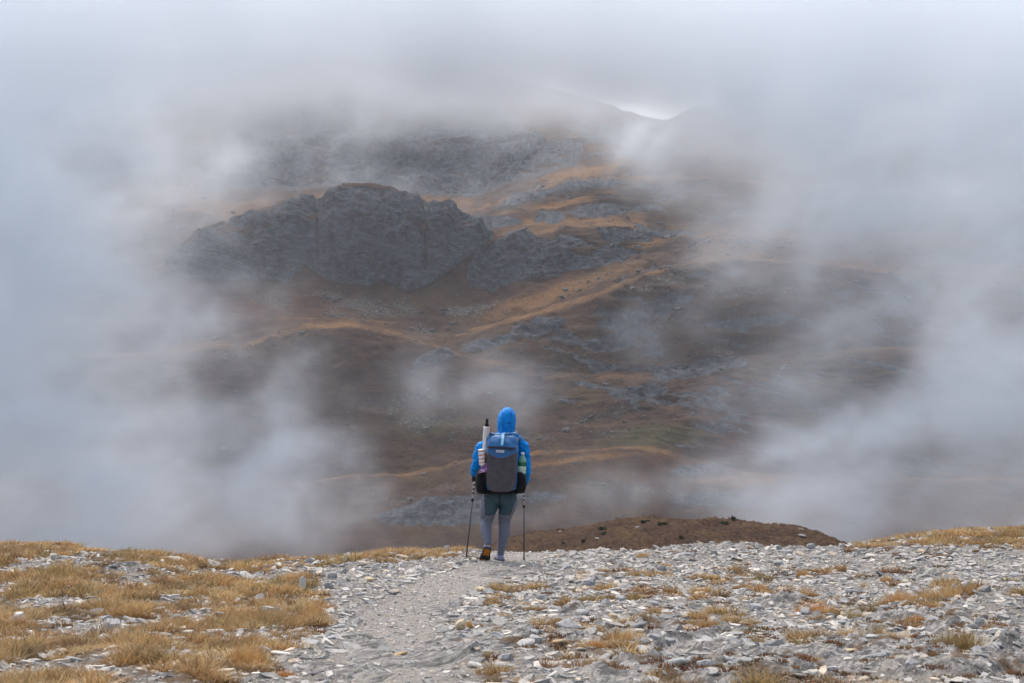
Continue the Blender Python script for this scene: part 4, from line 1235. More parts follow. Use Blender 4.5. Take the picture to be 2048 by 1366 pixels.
for i, t in enumerate([
    (1612, 1196, 62, 34, GOLD, 'tall golden tuft standing alone on the grey scree of the right slope'),
    (1625, 1228, 100, 32, ORANGE, 'wide orange tuft directly below the tall golden tuft'),
    (1918, 1300, 130, 58, OLIVE, 'large olive brown tuft hanging over the bedrock edge'),
    (1800, 1203, 110, 36, GOLD, 'broad golden clump on the right slope above a bedrock step'),
    (1880, 1195, 110, 40, STRAW, 'pale straw clump just right of the broad golden clump'),
    (1490, 1258, 46, 22, STRAW, 'small pale straw tuft between white flakes in the scree'),
    (1420, 1258, 50, 22, RUST, 'rusty tuft growing through dark heath beside white flakes'),
    (1515, 1285, 60, 26, OLIVE, 'brown tuft at the left of the large grey block'),
    (1587, 1284, 30, 18, OLIVE, 'small brown tuft beside the bright white slab'),
    (1632, 1326, 46, 22, STRAW, 'pale straw tuft on the bedrock near the bottom right'),
    (940, 1284, 62, 18, ORANGE, 'low orange tuft spreading over the bedrock below the cream stone'),
    (988, 1265, 46, 16, OLIVE, 'olive cushion tuft right of the cream rounded stone'),
    (938, 1254, 22, 20, GOLD, 'little golden tuft leaning on the cream rounded stone'),
    (1185, 1203, 90, 22, OLIVE, 'wide low straw tuft at the left end of the long heath mat'),
    (990, 1230, 60, 14, STRAW, 'thin pale tuft in a crack of slate right of the path'),
    (1195, 1297, 56, 20, ORANGE, 'orange tuft in gravel above the bottom bedrock'),
    (1055, 1280, 26, 14, ORANGE, 'tiny orange tuft at the top of the wide leaning grey plate'),
    (1250, 1252, 64, 16, OLIVE, 'olive tuft behind the steeply leaning grey plate'),
    (1460, 1355, 130, 30, OLIVE, 'long brown green tuft at the bottom edge of the picture'),
    (1285, 1115, 40, 15, STRAW, 'small straw tuft on the gravel right of the walking pole'),
    (1330, 1133, 36, 12, STRAW, 'faint straw tuft on smooth gravel in the middle of the right slope'),
    (1605, 1150, 36, 22, GOLD, 'golden tuft rising out of a dark heath cushion'),
    (1772, 1162, 36, 20, GOLD, 'small golden tuft alone on scree above the broad golden clump'),
    (1830, 1244, 50, 22, ORANGE, 'orange tuft between bedrock ledges on the right slope'),
    (1850, 1228, 60, 26, RUST, 'rust coloured tuft above the orange tuft between ledges'),
    (1960, 1240, 44, 20, OLIVE, 'brown tuft in a bedrock hollow near the right edge'),
    (490, 1330, 120, 55, GOLD, 'big golden tuft at the edge of the gravel near the long pale slab'),
    (570, 1345, 60, 22, ORANGE, 'short orange tuft on gravel below the long pale slab'),
    (630, 1240, 74, 34, GOLD, 'golden tuft right of the streaked round stone'),
    (1120, 1112, 46, 9, STRAW, 'flat straw tuft on the crest right of the hiker'),
]):
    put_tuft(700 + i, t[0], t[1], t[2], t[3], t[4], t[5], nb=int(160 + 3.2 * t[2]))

# junipers and blocks on the knoll
def leaf_bush(seed, w, h, n=220):
    r = np.random.default_rng(seed)
    d = r.normal(size=(n, 3)); d /= np.linalg.norm(d, axis=1)[:, None]
    q = d * r.uniform(0.35, 1.0, (n, 1)) * (1 + 0.3 * np.sin(5 * d[:, :1] + seed))
    c = q * np.array([w / 2, w / 2, h / 2]) + np.array([0, 0, h * 0.45])
    a = r.normal(size=(n, 3)); a /= np.linalg.norm(a, axis=1)[:, None]
    b = np.cross(a, r.normal(size=(n, 3))); b /= np.linalg.norm(b, axis=1)[:, None]
    s = 0.09 * w + 0.02
    V = np.stack([c - a * s, c + b * s * 0.6, c + a * s, c - b * s * 0.6], 1).reshape(-1, 3)
    return V, np.arange(n * 4).reshape(-1, 4)
m = NT('juniper_leaf'); nn = m.noise(m.coord(), 6, 3)
m.principled(m.ramp(nn, [(0.35, (0.018, 0.024, 0.010)), (0.65, (0.06, 0.07, 0.03))]), 0.8, spec=0.2); M_JUN = m.mat
m = NT('bark'); m.principled((0.07, 0.045, 0.03), 0.9, m.bump(m.noise(m.coord(), 30, 4), 0.5, 0.01)); M_BARK = m.mat
def knoll_at(u_, v_):
    """Point of the knoll's face seen at photo pixel (u, v)."""
    pu = KX / KYY * FPX + 1024; pv = 683 + (CAM_Z - KZ) / KYY * FPX
    d = ((pu - u_) / 1.0) ** 2 + (pv - v_) ** 2 + 1e3 * (KYY > 123)
    i = np.argmin(d)
    return float(KX.ravel()[i]), float(KYY.ravel()[i]), float(KZ.ravel()[i])
for i, (u_, v_, w_, h_, lab) in enumerate([
    (1467, 1043, 13, 12, 'dark green juniper standing on the top line of the knoll'), (1325, 1052, 26, 9, 'wide low juniper near the top of the knoll'), (1205, 1060, 18, 8, 'olive juniper on the left shoulder of the knoll'),
    (1208, 1070, 12, 9, 'small dark juniper below the olive one on the left shoulder'), (1168, 1084, 10, 8, 'dark juniper just above the stony crest by the walking pole'), (1127, 1087, 9, 6, 'tiny juniper at the left foot of the knoll'),
    (1362, 1076, 14, 9, 'dark juniper at the knoll\'s foot above the white outcrop'), (1290, 1045, 24, 6, 'flat green juniper mat on the knoll crest'), (1450, 1048, 18, 5, 'thin green mat left of the juniper on the top line')]):
    x_, y_, z_ = knoll_at(u_, v_)
    s_ = y_ / FPX
    t_ = empty('juniper', (x_, y_, z_ - 0.03))
    V, F = leaf_bush(i + 3, w_ * s_ * 0.85, h_ * s_ * 0.95)
    mesh_np('foliage', V, F, 4, [M_JUN], False, t_)
    bm = bmesh.new(); bmesh.ops.create_cone(bm, cap_ends=True, segments=6, radius1=0.035, radius2=0.015, depth=h_ * s_ * 0.6, matrix=Matrix.Translation((0, 0, h_ * s_ * 0.3)))
    me = bpy.data.meshes.new('stem'); bm.to_mesh(me); bm.free(); me.materials.append(M_BARK)
    link(bpy.data.objects.new('stem', me), t_)
    tag(t_, lab, 'juniper', 'junipers on the knoll')
for i, (u_, v_, w_, lab) in enumerate([(1598, 1059, 22, 'long pale slab near the right end of the knoll'), (1603, 1073, 20, 'grey slab below the long pale slab on the knoll'), (1197, 1078, 16, 'grey block on the left shoulder of the knoll'),
                                       (1557, 1049, 8, 'small pale block on the upper right of the knoll'), (1275, 1056, 14, 'flat grey block under the knoll crest'), (1120, 1066, 10, 'pale block at the left end of the knoll')]):
    x_, y_, z_ = knoll_at(u_, v_)
    o = bpy.data.objects.new('boulder', FLAT[i % 9] if w_ > 15 else BLOCK[i % 6]); link(o)
    s_ = w_ * y_ / FPX / 2
    o.location = (x_, y_, z_ + 0.05 * s_); o.scale = (s_, s_, s_ * 0.9); o.rotation_euler = (0.2, 0.1, i * 0.3)
    tag(o, lab, 'boulder', 'blocks on the knoll')
# ------------------------------------------------------------------ the hiker, seen from behind
PY = float(pix_y(1001, 1121)[0])
S = PY / FPX                      # metres per photo pixel at the hiker
PX = (1003 - 1024) * S
PZ = float(ground_z(np.array([PX]), np.array([PY]))[0])
VF = 683 + (CAM_Z - PZ) / S       # photo row of the ground under the hiker
def q(u, v, d=0.0):
    """Local point of the hiker: photo pixel and depth d (metres, away from the camera)."""
    k = 1 + d / PY
    return Vector(((u - 1024) * S * k - PX, d, CAM_Z - (v - 683) * S * k - PZ))

def simple(name, col, rough=0.7, spec=0.25, var=0.25, scale=18, bump=0.0, bscale=60, **kw):
    m = NT(name)
    n = m.noise(m.coord(), scale, 4, 0.6)
    c = m.mix(var, col, m.ramp(n, [(0.3, tuple(x * 0.55 for x in col)), (0.7, tuple(min(1, x * 1.35) for x in col))]))
    nm = m.bump(m.noise(m.coord(), bscale, 3, 0.6), bump, 0.004) if bump else None
    m.principled(c, rough, nm, spec=spec, **kw)
    return m.mat

M_SKIN = simple('skin', (0.5, 0.29, 0.2), 0.55)
M_HAIR = simple('hair', (0.06, 0.035, 0.02), 0.5)
M_JACKET = simple('blue_shell_fabric', (0.0, 0.21, 0.60), 0.62, 0.15, 0.5, 14, 0.4, 45)
M_SEAM = simple('dark_blue_seam', (0.0, 0.07, 0.30), 0.6)
M_GLOVE = simple('black_glove', (0.012, 0.012, 0.014), 0.75)
M_LEG = simple('grey_leggings', (0.14, 0.145, 0.185), 0.7, 0.2, 0.2, 30, 0.15, 90)
M_TEAL = simple('teal_leggings_panel', (0.040, 0.078, 0.10), 0.65, 0.25, 0.3, 25, 0.15, 90)
M_SEAMK = simple('black_seam', (0.012, 0.018, 0.026), 0.8)
M_PACK = simple('blue_pack_fabric', (0.022, 0.13, 0.31), 0.42, 0.4, 0.5, 22, 0.5, 40)
M_NET = simple('grey_stretch_net', (0.175, 0.155, 0.165), 0.85, 0.15, 0.4, 16, 0.2, 120)
M_BLACK = simple('black_fabric', (0.010, 0.010, 0.012), 0.85, 0.15, 0.3, 30, 0.2, 90)
M_STRAP = simple('light_blue_webbing', (0.28, 0.55, 0.75), 0.6)
M_PATCH = simple('silver_patch', (0.42, 0.44, 0.50), 0.5)
M_SHOE = simple('lilac_grey_shoe', (0.30, 0.30, 0.42), 0.75)
M_TAN = simple('tan_shoe_collar', (0.34, 0.27, 0.20), 0.8)
M_SOLE = simple('dark_rubber', (0.035, 0.03, 0.032), 0.8)
M_LUG = simple('orange_rubber', (0.5, 0.17, 0.02), 0.7)
M_ALU = simple('silver_pole', (0.45, 0.45, 0.47), 0.35, 0.5, 0.2, 60)
M_POLE = simple('dark_pole', (0.03, 0.03, 0.045), 0.4, 0.5)
M_CORK = simple('black_foam', (0.02, 0.02, 0.02), 0.9)

def tube(bm, pts, rad, n=18, ry=None, caps=True):
    """Closed tapering tube through pts; rad and ry are the half widths in x and in depth."""
    pts = [Vector(p) for p in pts]
    rings = []
    for i, p in enumerate(pts):
        t = (pts[min(i + 1, len(pts) - 1)] - pts[max(i - 1, 0)]).normalized()
        side = Vector((1, 0, 0)) - t * t.x
        if side.length < 0.2: side = Vector((0, 0, 1)) - t * t.z
        side.normalize()
        up = t.cross(side).normalized()
        r1 = rad[i]; r2 = (ry[i] if ry else rad[i])
        rings.append([bm.verts.new(p + side * math.cos(2 * math.pi * k / n) * r1 + up * math.sin(2 * math.pi * k / n) * r2) for k in range(n)])
    for a, b in zip(rings[:-1], rings[1:]):
        for k in range(n):
            bm.faces.new((a[k], a[(k + 1) % n], b[(k + 1) % n], b[k]))
    if caps:
        bm.faces.new(list(reversed(rings[0]))); bm.faces.new(rings[-1])
    return rings

def ball(bm, c, r, sub=3):
    ret = bmesh.ops.create_icosphere(bm, subdivisions=sub, radius=1)
    for v in ret['verts']:
        v.co = Vector((v.co.x * r[0], v.co.y * r[1], v.co.z * r[2])) + Vector(c)

def fin(bm, name, mats, parent=None, smooth=True, voxel=None, smooths=4, wrinkle=None, loc=None):
    """bmesh -> object; with voxel, the overlapping closed pieces are fused into one skin first."""
    bmesh.ops.recalc_face_normals(bm, faces=bm.faces[:])
    me = bpy.data.meshes.new(name)
    bm.to_mesh(me); bm.free()
    if voxel:
        t = bpy.data.objects.new('fuse', me)
        COL.objects.link(t)
        r = t.modifiers.new('r', 'REMESH'); r.mode = 'VOXEL'; r.voxel_size = voxel; r.use_smooth_shade = True
        s = t.modifiers.new('s', 'SMOOTH'); s.iterations = smooths; s.factor = 0.5
        dg = bpy.context.evaluated_depsgraph_get()
        me2 = bpy.data.meshes.new_from_object(t.evaluated_get(dg))
        bpy.data.objects.remove(t); bpy.data.meshes.remove(me)
        me = me2; me.name = name
    if wrinkle:
        n = len(me.vertices)
        co = np.empty(n * 3, np.float32); me.vertices.foreach_get('co', co); co = co.reshape(-1, 3)
        no = np.empty(n * 3, np.float32); me.vertices.foreach_get('normal', no); no = no.reshape(-1, 3)
        co = co + no * wrinkle(co)[:, None]
        me.vertices.foreach_set('co', co.astype(np.float32).ravel())
    me.polygons.foreach_set('use_smooth', np.full(len(me.polygons), smooth))
    me.materials.clear()
    for mm in mats: me.materials.append(mm)
    me.update()
    o = bpy.data.objects.new(name, me)
    link(o, parent)
    if loc is not None: o.location = loc
    return o

def paint(o, fn):
    """Material index per face from its centre and normal."""
    for p in o.data.polygons:
        p.material_index = fn(p.center, p.normal)

def folds(a, fx, fy, fz, o=0.0):
    return lambda co: a * (np.abs(fbm(co[:, 0] * fx + o, co[:, 1] * fy, co[:, 2] * fz, 3)) * 2 - 0.5)

BASE = Vector((PX, PY, PZ))
# joints
J = dict(pel=q(1000, 1000), wst=q(1001, 965, 0.01), chest=q(1005, 905, 0.03), neck=q(1012, 872, 0.05), head=q(1013, 842, 0.075),
         shL=q(970, 892, 0.03), shR=q(1043, 890, 0.03), elL=q(954, 934, 0.02), elR=q(1051, 935, 0.02), haL=q(951, 952, 0.14), haR=q(1047, 968, 0.20),
         hiL=q(981, 1004, 0.0), hiR=q(1018, 1004, 0.0), knL=q(973, 1046, 0.02), knR=q(1009, 1046, 0.06), anL=q(976, 1090, -0.16), anR=q(1002, 1109, 0.02))

# body: one skin with head, face, arms, hands, legs and feet
bm = bmesh.new()
tube(bm, [J['pel'] + Vector((0, 0, .01)), J['pel'] + Vector((0, 0, .04)), J['wst'], J['chest'], J['neck'] + Vector((0, 0, -.05))], [.10, .14, .125, .14, .07], 20, [.07, .10, .09, .10, .05])
tube(bm, [J['neck'] - Vector((0, 0, .06)), J['neck'], J['head'] - Vector((0, 0, .05))], [.055, .052, .05], 14)
ball(bm, J['head'] + Vector((0, 0, .01)), (.073, .092, .112))
f0 = J['head'] + Vector((0, .085, -.01))
ball(bm, f0 + Vector((0, .012, -.012)), (.014, .022, .024), 2)            # nose
ball(bm, f0 + Vector((0, -.012, -.065)), (.042, .04, .04), 2)            # chin
ball(bm, f0 + Vector((0, .0, -.048)), (.026, .014, .010), 2)             # lips
for sx_ in (-1, 1):
    ball(bm, J['head'] + Vector((sx_ * .073, .0, .0)), (.012, .024, .034), 2)    # ears
    ball(bm, f0 + Vector((sx_ * .032, -.014, .022)), (.020, .016, .010), 2)     # brows
for s_, a_, b_, c_ in (('L', 'shL', 'elL', 'haL'), ('R', 'shR', 'elR', 'haR')):
    tube(bm, [J['chest'] + Vector((0, 0, .06)), J[a_], J[a_].lerp(J[b_], .5), J[b_], J[b_].lerp(J[c_], .5), J[c_]], [.07, .052, .046, .038, .034, .027], 14)
    tube(bm, [J['pel'] + Vector((0, 0, .08)), J['hi' + s_] + Vector((0, 0, .01)), J['hi' + s_].lerp(J['kn' + s_], .5), J['kn' + s_], J['kn' + s_].lerp(J['an' + s_], .4), J['an' + s_]], [.07, .072, .062, .048, .045, .030], 16)
tube(bm, [J['anL'] + Vector((0, .01, 0)), q(975, 1104, -.085), q(971, 1116, -.030)], [.028, .027, .022], 12)
tube(bm, [J['anR'], J['anR'] + Vector((0, .03, -.035)), J['anR'] + Vector((-.015, .14, -.042))], [.03, .028, .022], 12)
person = fin(bm, 'person', [M_SKIN], None, voxel=0.011, smooths=3, loc=BASE)
tag(person, 'hiker in a hooded blue jacket and grey leggings walking away down the stony path', 'person')

# eyes and hair
for sx_ in (-1, 1):
    bm = bmesh.new(); ball(bm, f0 + Vector((sx_ * .031, -.006, .006)), (.012, .010, .009), 2)
    fin(bm, 'eye', [simple('eye_white', (0.5, 0.48, 0.45), 0.3)], person)
bm = bmesh.new(); ball(bm, J['head'] + Vector((0, -.012, .022)), (.078, .092, .108)); 
for v_ in bm.verts:
    if v_.co.y > J['head'].y + .05 and v_.co.z < J['head'].z + .06: v_.co.y = J['head'].y + .05
fin(bm, 'hair', [M_HAIR], person)

# jacket
bm = bmesh.new()
tube(bm, [q(1001, 990, 0), q(1001, 980, 0), q(1001, 950, .01), q(1003, 915, .025), q(1005, 893, .035), q(1008, 880, .042), q(1011, 870, .05), q(1012, 864, .055)],
     [.175, .178, .17, .185, .175, .145, .09, .07], 24, [.12, .125, .12, .13, .125, .11, .085, .075])
tube(bm, [q(994, 888, .035), q(975, 887, .03), q(963, 898, .025), q(957, 915, .02), q(953, 932, .02), q(951, 941, .05), q(950, 949, .10)], [.07, .075, .07, .062, .058, .05, .042], 18)
tube(bm, [q(1015, 886, .035), q(1036, 884, .03), q(1046, 894, .025), q(1050, 912, .02), q(1052, 930, .018), q(1052.5, 945, .03), q(1051, 957, .09), q(1048, 966, .15)], [.07, .072, .066, .058, .053, .048, .044, .036], 18)
jacket = fin(bm, 'jacket', [M_JACKET, M_SEAM], person, voxel=0.0075, smooths=5, wrinkle=(lambda co: .024 * (ridged(co[:, 0] * 7, co[:, 1] * 7, co[:, 2] * 11, 3) - .6) + .006 * fbm(co[:, 0] * 20, co[:, 1] * 20, co[:, 2] * 28, 2)))
paint(jacket, lambda c, n: 1 if abs(c.z - q(0, 986).z) < .006 else 0)

# hood, a child of the jacket
bm = bmesh.new()
prof = [(874, 1013, 13, .085, .05), (868, 1012.5, 14.5, .095, .052), (861, 1012.5, 16.5, .105, .058), (852, 1013, 18.2, .118, .065), (842, 1013.5, 18.8, .126, .07), (833, 1014, 18, .124, .074), (826, 1014.5, 15.5, .112, .08), (820, 1015, 11.5, .088, .087), (816.5, 1015, 6.5, .055, .092), (815, 1015, 1.5, .014, .094)]
rows = []
NR = 40
for (v_, u_, hw, hd, d_) in prof:
    c = q(u_, v_, d_)
    ring = []
    for k in range(NR):
        a_ = 2 * math.pi * k / NR
        sx_, sy_ = math.cos(a_), math.sin(a_)
        bx = abs(sx_) ** 0.9 * (1 if sx_ > 0 else -1)
        ring.append(bm.verts.new(c + Vector((bx * hw * S, sy_ * hd + (0.02 if sy_ > 0 else 0), 0))))
    rows.append(ring)
for a_, b_ in zip(rows[:-1], rows[1:]):
    for k in range(NR): bm.faces.new((a_[k], a_[(k + 1) % NR], b_[(k + 1) % NR], b_[k]))
bm.faces.new(rows[-1])
bmesh.ops.subdivide_edges(bm, edges=bm.edges[:], cuts=2, use_grid_fill=True, smooth=1.0)
hc = q(1013.5, 842, .07)
def hoodw(co):
    x = co[:, 0] - hc.x; z = co[:, 2] - hc.z
    seam = 0.004 * np.exp(-((np.abs(x) - 0.042 - 0.02 * z) / 0.004) ** 2) + 0.0035 * np.exp(-((z - 0.002) / 0.005) ** 2)
    chev = 0.004 * np.sin((z - np.abs(x) * 0.9) * 190) * (np.abs(x) < 0.045) * (z > -0.03)
    drape = 0.006 * np.sin(x * 110 + 4 * z) * (z < -0.045)
    return seam + chev + drape + 0.007 * (ridged(co[:, 0] * 9, co[:, 1] * 9, co[:, 2] * 12, 2) - .6) + 0.004 * fbm(co[:, 0] * 18, co[:, 1] * 18, co[:, 2] * 18, 3)
hood = fin(bm, 'hood', [M_JACKET, M_SEAM], jacket, wrinkle=hoodw)
paint(hood, lambda c, n: 1 if n.y < .2 and (abs(abs(c.x - hc.x) - .042 - .02 * (c.z - hc.z)) < .0028 or abs(c.z - hc.z - .002) < .003) else 0)
bm = bmesh.new(); ball(bm, q(1016.5, 845.5, .07 - .128), (.008, .006, .008), 2)
fin(bm, 'cord_lock', [M_BLACK], jacket)

# gloves: palm, four fingers and a thumb closed on each pole grip
def glove(h, elbow, grip_axis, mirror):
    bm = bmesh.new()
    h = Vector(h); f = (h - Vector(elbow)).normalized()
    up = Vector(grip_axis).normalized()
    side = f.cross(up).normalized() * mirror
    tube(bm, [h - f * .055, h - f * .02, h + f * .015], [.028, .033, .034], 12, [.026, .024, .022])
    tube(bm, [h - f * .01 + up * .034, h + f * .012 + up * .0, h - f * .0 - up * .036], [.022, .026, .02], 12)
    for k, L in enumerate((.95, 1.05, 1.0, .8)):
        b = h + f * .018 + up * (.030 - .019 * k) + side * .018
        pts = [b - f * .01, b + f * .022 * L, b + f * .034 * L - side * .016, b + f * .026 * L - side * .036, b + f * .004 - side * .040]
        tube(bm, pts, [.0105, .0105, .0100, .0095, .0085], 9)
    t = h + up * .034 - f * .005
    tube(bm, [t, t + up * .014 + f * .016 - side * .010, t + up * .010 + f * .034 - side * .026, t + up * .002 + f * .030 - side * .040], [.012, .0115, .010, .008], 9)
    return fin(bm, 'glove', [M_GLOVE], person, voxel=0.0035, smooths=2)
gL = q(950, 953, .135); gR = q(1047.5, 969, .185)
tipL = q(932, 1125, .0); tipR = q(1048, 1122, .07)
glove(gL, q(952, 940, .04), gL - tipL, 1)
glove(gR, q(1051, 955, .08), gR - tipR, -1)

# leggings with teal panels on the thighs
bm = bmesh.new()
tube(bm, [q(1000, 978), q(1000, 990), q(1000, 1000), q(1000, 1007)], [.165, .185, .190, .165], 22, [.115, .135, .135, .11])
def limb(us, name):
    tube(bm, [q(u_, v_, d_) for (v_, u_, w_, d_, k_) in us], [w_ * S * (1 - .06 * min(1, max(0, (v_ - 1025) / 20))) for (v_, u_, w_, d_, k_) in us], 20, [w_ * S * k_ for (v_, u_, w_, d_, k_) in us])
limb([(995, 981, 18.5, .0, 1.2), (1005, 981.5, 19, .0, 1.15), (1015, 978, 17.5, .0, 1.15), (1027, 975, 15.5, .005, 1.15), (1036, 974, 13.6, .015, 1.15), (1042, 973, 13.0, .02, 1.15), (1050, 971.5, 12.8, .0, 1.15), (1058, 971.5, 12.6, -.035, 1.15),
      (1068, 972.5, 11.4, -.075, 1.1), (1078, 974.5, 9.4, -.115, 1.1), (1084, 976, 8.4, -.132, 1.1), (1090.5, 976.4, 7.9, -.148, 1.1)], 'L')
limb([(995, 1018, 18.5, .0, 1.2), (1005, 1017.5, 18, .0, 1.15), (1015, 1015, 16.5, .01, 1.15), (1027, 1011, 14.5, .03, 1.15), (1037, 1009, 13.2, .05, 1.15), (1046, 1008.5, 12.9, .055, 1.15), (1058, 1008.5, 12.7, .045, 1.15), (1068, 1008, 12.4, .035, 1.15),
      (1080, 1006, 11.0, .03, 1.1), (1092, 1003.5, 9.2, .025, 1.1), (1102, 1002, 8.0, .02, 1.1), (1110, 1001.5, 7.6, .02, 1.1)], 'R')
def legw(co):
    z = co[:, 2]
    k = np.exp(-((z - q(0, 1037).z) / .05) ** 2) + 0.6 * np.exp(-((z - q(0, 1100).z) / .04) ** 2) + 0.05
    n = fbm(co[:, 0] * 9, co[:, 1] * 9, z * 9, 2)
    w = np.sin((z + co[:, 0] * .55 * np.sign(co[:, 0]) + 0.05 * n) * 190) * np.clip(.5 + 1.6 * fbm(co[:, 0] * 8 + 3, co[:, 1] * 8, z * 14, 2), 0, 1.2)
    return .006 * k * w + .004 * n
legs = fin(bm, 'leggings', [M_LEG, M_TEAL, M_SEAMK], person, voxel=0.0065, smooths=3, wrinkle=legw)
def legpaint(c, n):
    u_ = (c.x + PX) / S + 1024; v_ = 683 + (CAM_Z - PZ - c.z) / S
    if v_ > 1031 or n.y > 0.25: return 0
    lo_, hi_ = (968.5 + (v_ - 990) * .06, 1000) if u_ < 1000 else (1000, 1032 - max(0, v_ - 998) * .38)
    lim = 1029 - 0.010 * (u_ - (979 if u_ < 1000 else 1013)) ** 2
    if lo_ < u_ < hi_ and v_ < lim:
        return 2 if (min(u_ - lo_, hi_ - u_ if u_ > 1000 else 9) < 1.1 or v_ > lim - 1.2 or abs(u_ - 1000) < 0.9) else 1
    return 0
paint(legs, legpaint)

# trailing shoe, heel up, its sole towards the camera
def shoe(toe, heel, up, name_label=None):
    """toe and heel: ends of the sole; up: direction from the sole into the shoe."""
    toe, heel, up = Vector(toe), Vector(heel), Vector(up).normalized()
    ax = toe - heel; L = ax.length; ax.normalize()
    up = (up - ax * up.dot(ax)).normalized(); side = ax.cross(up)
    out = [(0, .030), (.08, .040), (.25, .041), (.45, .041), (.65, .052), (.8, .054), (.92, .045), (1.0, .024)]
    def outline(off, grow):
        r = []
        for s_ in (1, -1):
            seq = out if s_ == 1 else out[::-1]
            for (t, w) in seq: r.append(heel + ax * (t * L) + side * s_ * (w + grow) + up * off)
        return r
    def prism(bm, a, b):
        A = [bm.verts.new(p) for p in a]; B = [bm.verts.new(p) for p in b]
        n = len(A)
        for i in range(n): bm.faces.new((A[i], A[(i + 1) % n], B[(i + 1) % n], B[i]))
        bm.faces.new(A[::-1]); bm.faces.new(B)
    bm = bmesh.new()
    tube(bm, [heel + ax * .004 + up * .035, heel + ax * .08 + up * .048, heel + ax * .14 + up * .042, heel + ax * .2 + up * .032, toe - ax * .012 + up * .022], [.034, .04, .044, .046, .03], 16, [.034, .045, .038, .028, .016])
    tube(bm, [heel + ax * .045 + up * .03, heel + ax * .05 + up * .07, heel + ax * .05 + up * .10], [.036, .038, .036], 16, [.046, .046, .042])
    sh = fin(bm, 'shoe', [M_SHOE, M_TAN], person, voxel=.006, smooths=3)
    cz = heel + ax * .05 + up * .085
    paint(sh, lambda c, n: 1 if (c - cz).dot(up) > 0 else 0)
    bm = bmesh.new(); prism(bm, outline(-.004, 0), outline(.02, .003))
    so = fin(bm, 'sole', [M_SOLE], sh, smooth=False)
    for (t0, t1) in ((.04, .13), (.155, .245), (.27, .36), (.385, .45), (.76, .83), (.855, .92)):
        w = np.interp((t0 + t1) / 2, [o_[0] for o_ in out], [o_[1] for o_ in out]) * .74
        bm = bmesh.new()
        pts = [(t0, 0), (t0 + .03, w), (t1 + .03, w), (t1, 0), (t1 + .03, -w), (t0 + .03, -w)]
        A = [heel + ax * t * L + side * x_ - up * .0035 for t, x_ in pts]
        prism(bm, A, [p - up * .006 for p in A])
        fin(bm, 'lug', [M_LUG], so, smooth=False)
    return sh
shoe(q(967.5, 1125.5, -.055), q(975.5, 1096.5, -.195), (0, .75, .30))
shoe(q(996, 1119, .22), q(1001.5, 1123.5, -.02), (0, 0.05, 1))

# ---- backpack
pack = empty('backpack', BASE)
tag(pack, 'blue hiking backpack with a grey net pocket on the hiker\'s back', 'backpack')
def loft(bm, rows_, n=36, e=0.55, caps=True):
    """rows_: (u centre, v, half width px, depth front, depth back); superellipse rings."""
    rg = []
    for (u_, v_, hw, d0, d1) in rows_:
        c = q(u_, v_, (d0 + d1) / 2); hd = abs(d1 - d0) / 2
        ring = []
        for k in range(n):
            a_ = 2 * math.pi * k / n
            cx, sy = math.cos(a_), math.sin(a_)
            ring.append(bm.verts.new(c + Vector((math.copysign(abs(cx) ** e, cx) * hw * S, math.copysign(abs(sy) ** e, sy) * hd, 0))))
        rg.append(ring)
    for a_, b_ in zip(rg[:-1], rg[1:]):
        for k in range(n): bm.faces.new((a_[k], a_[(k + 1) % n], b_[(k + 1) % n], b_[k]))
    if caps:
        bm.faces.new(rg[0]); bm.faces.new(rg[-1])
    return rg
B0, B1 = -.34, -.10            # outer face and back panel of the pack
bm = bmesh.new()
loft(bm, [(1003, 987, 22, B0 + .06, B1), (1003, 983, 27, B0 + .03, B1), (1003, 972, 31, B0, B1), (1003, 940, 31.5, B0 - .005, B1), (1003.5, 910, 32, B0, B1), (1004, 895, 32, B0 + .01, B1), (1004.5, 883, 31.5, B0 + .03, B1), (1005, 874, 30, B0 + .07, B1 - .01), (1005.5, 869.5, 28, B0 + .10, B1 - .03)])
bmesh.ops.subdivide_edges(bm, edges=[e_ for e_ in bm.edges], cuts=2, use_grid_fill=True)
bag = fin(bm, 'main_bag', [M_PACK, M_BLACK], pack, wrinkle=lambda co: .016 * (ridged(co[:, 0] * 8 + co[:, 2] * 6, co[:, 1] * 8, co[:, 2] * 13, 3) - .6) + .004 * np.sin((co[:, 2] * 60 + co[:, 0] * 45)) * (co[:, 2] > q(0, 892).z))
paint(bag, lambda c, n: 1 if c.z < q(0, 976).z else 0)
# rolled top
bm = bmesh.new()
tube(bm, [q(974, 871, -.20), q(982, 868, -.215), q(995, 870.5, -.225), (q(1006, 871, -.23)), q(1020, 869, -.225), q(1030, 868, -.215), q(1037, 871, -.20)], [.014, .022, .020, .019, .021, .024, .015], 14)
fin(bm, 'rolled_top', [M_PACK], pack, wrinkle=folds(.006, 25, 25, 25))
def net_top(u_): return 906 + 11.5 * max(0.0, math.cos((u_ - 1002.5) / 31 * math.pi / 2)) ** 1.3
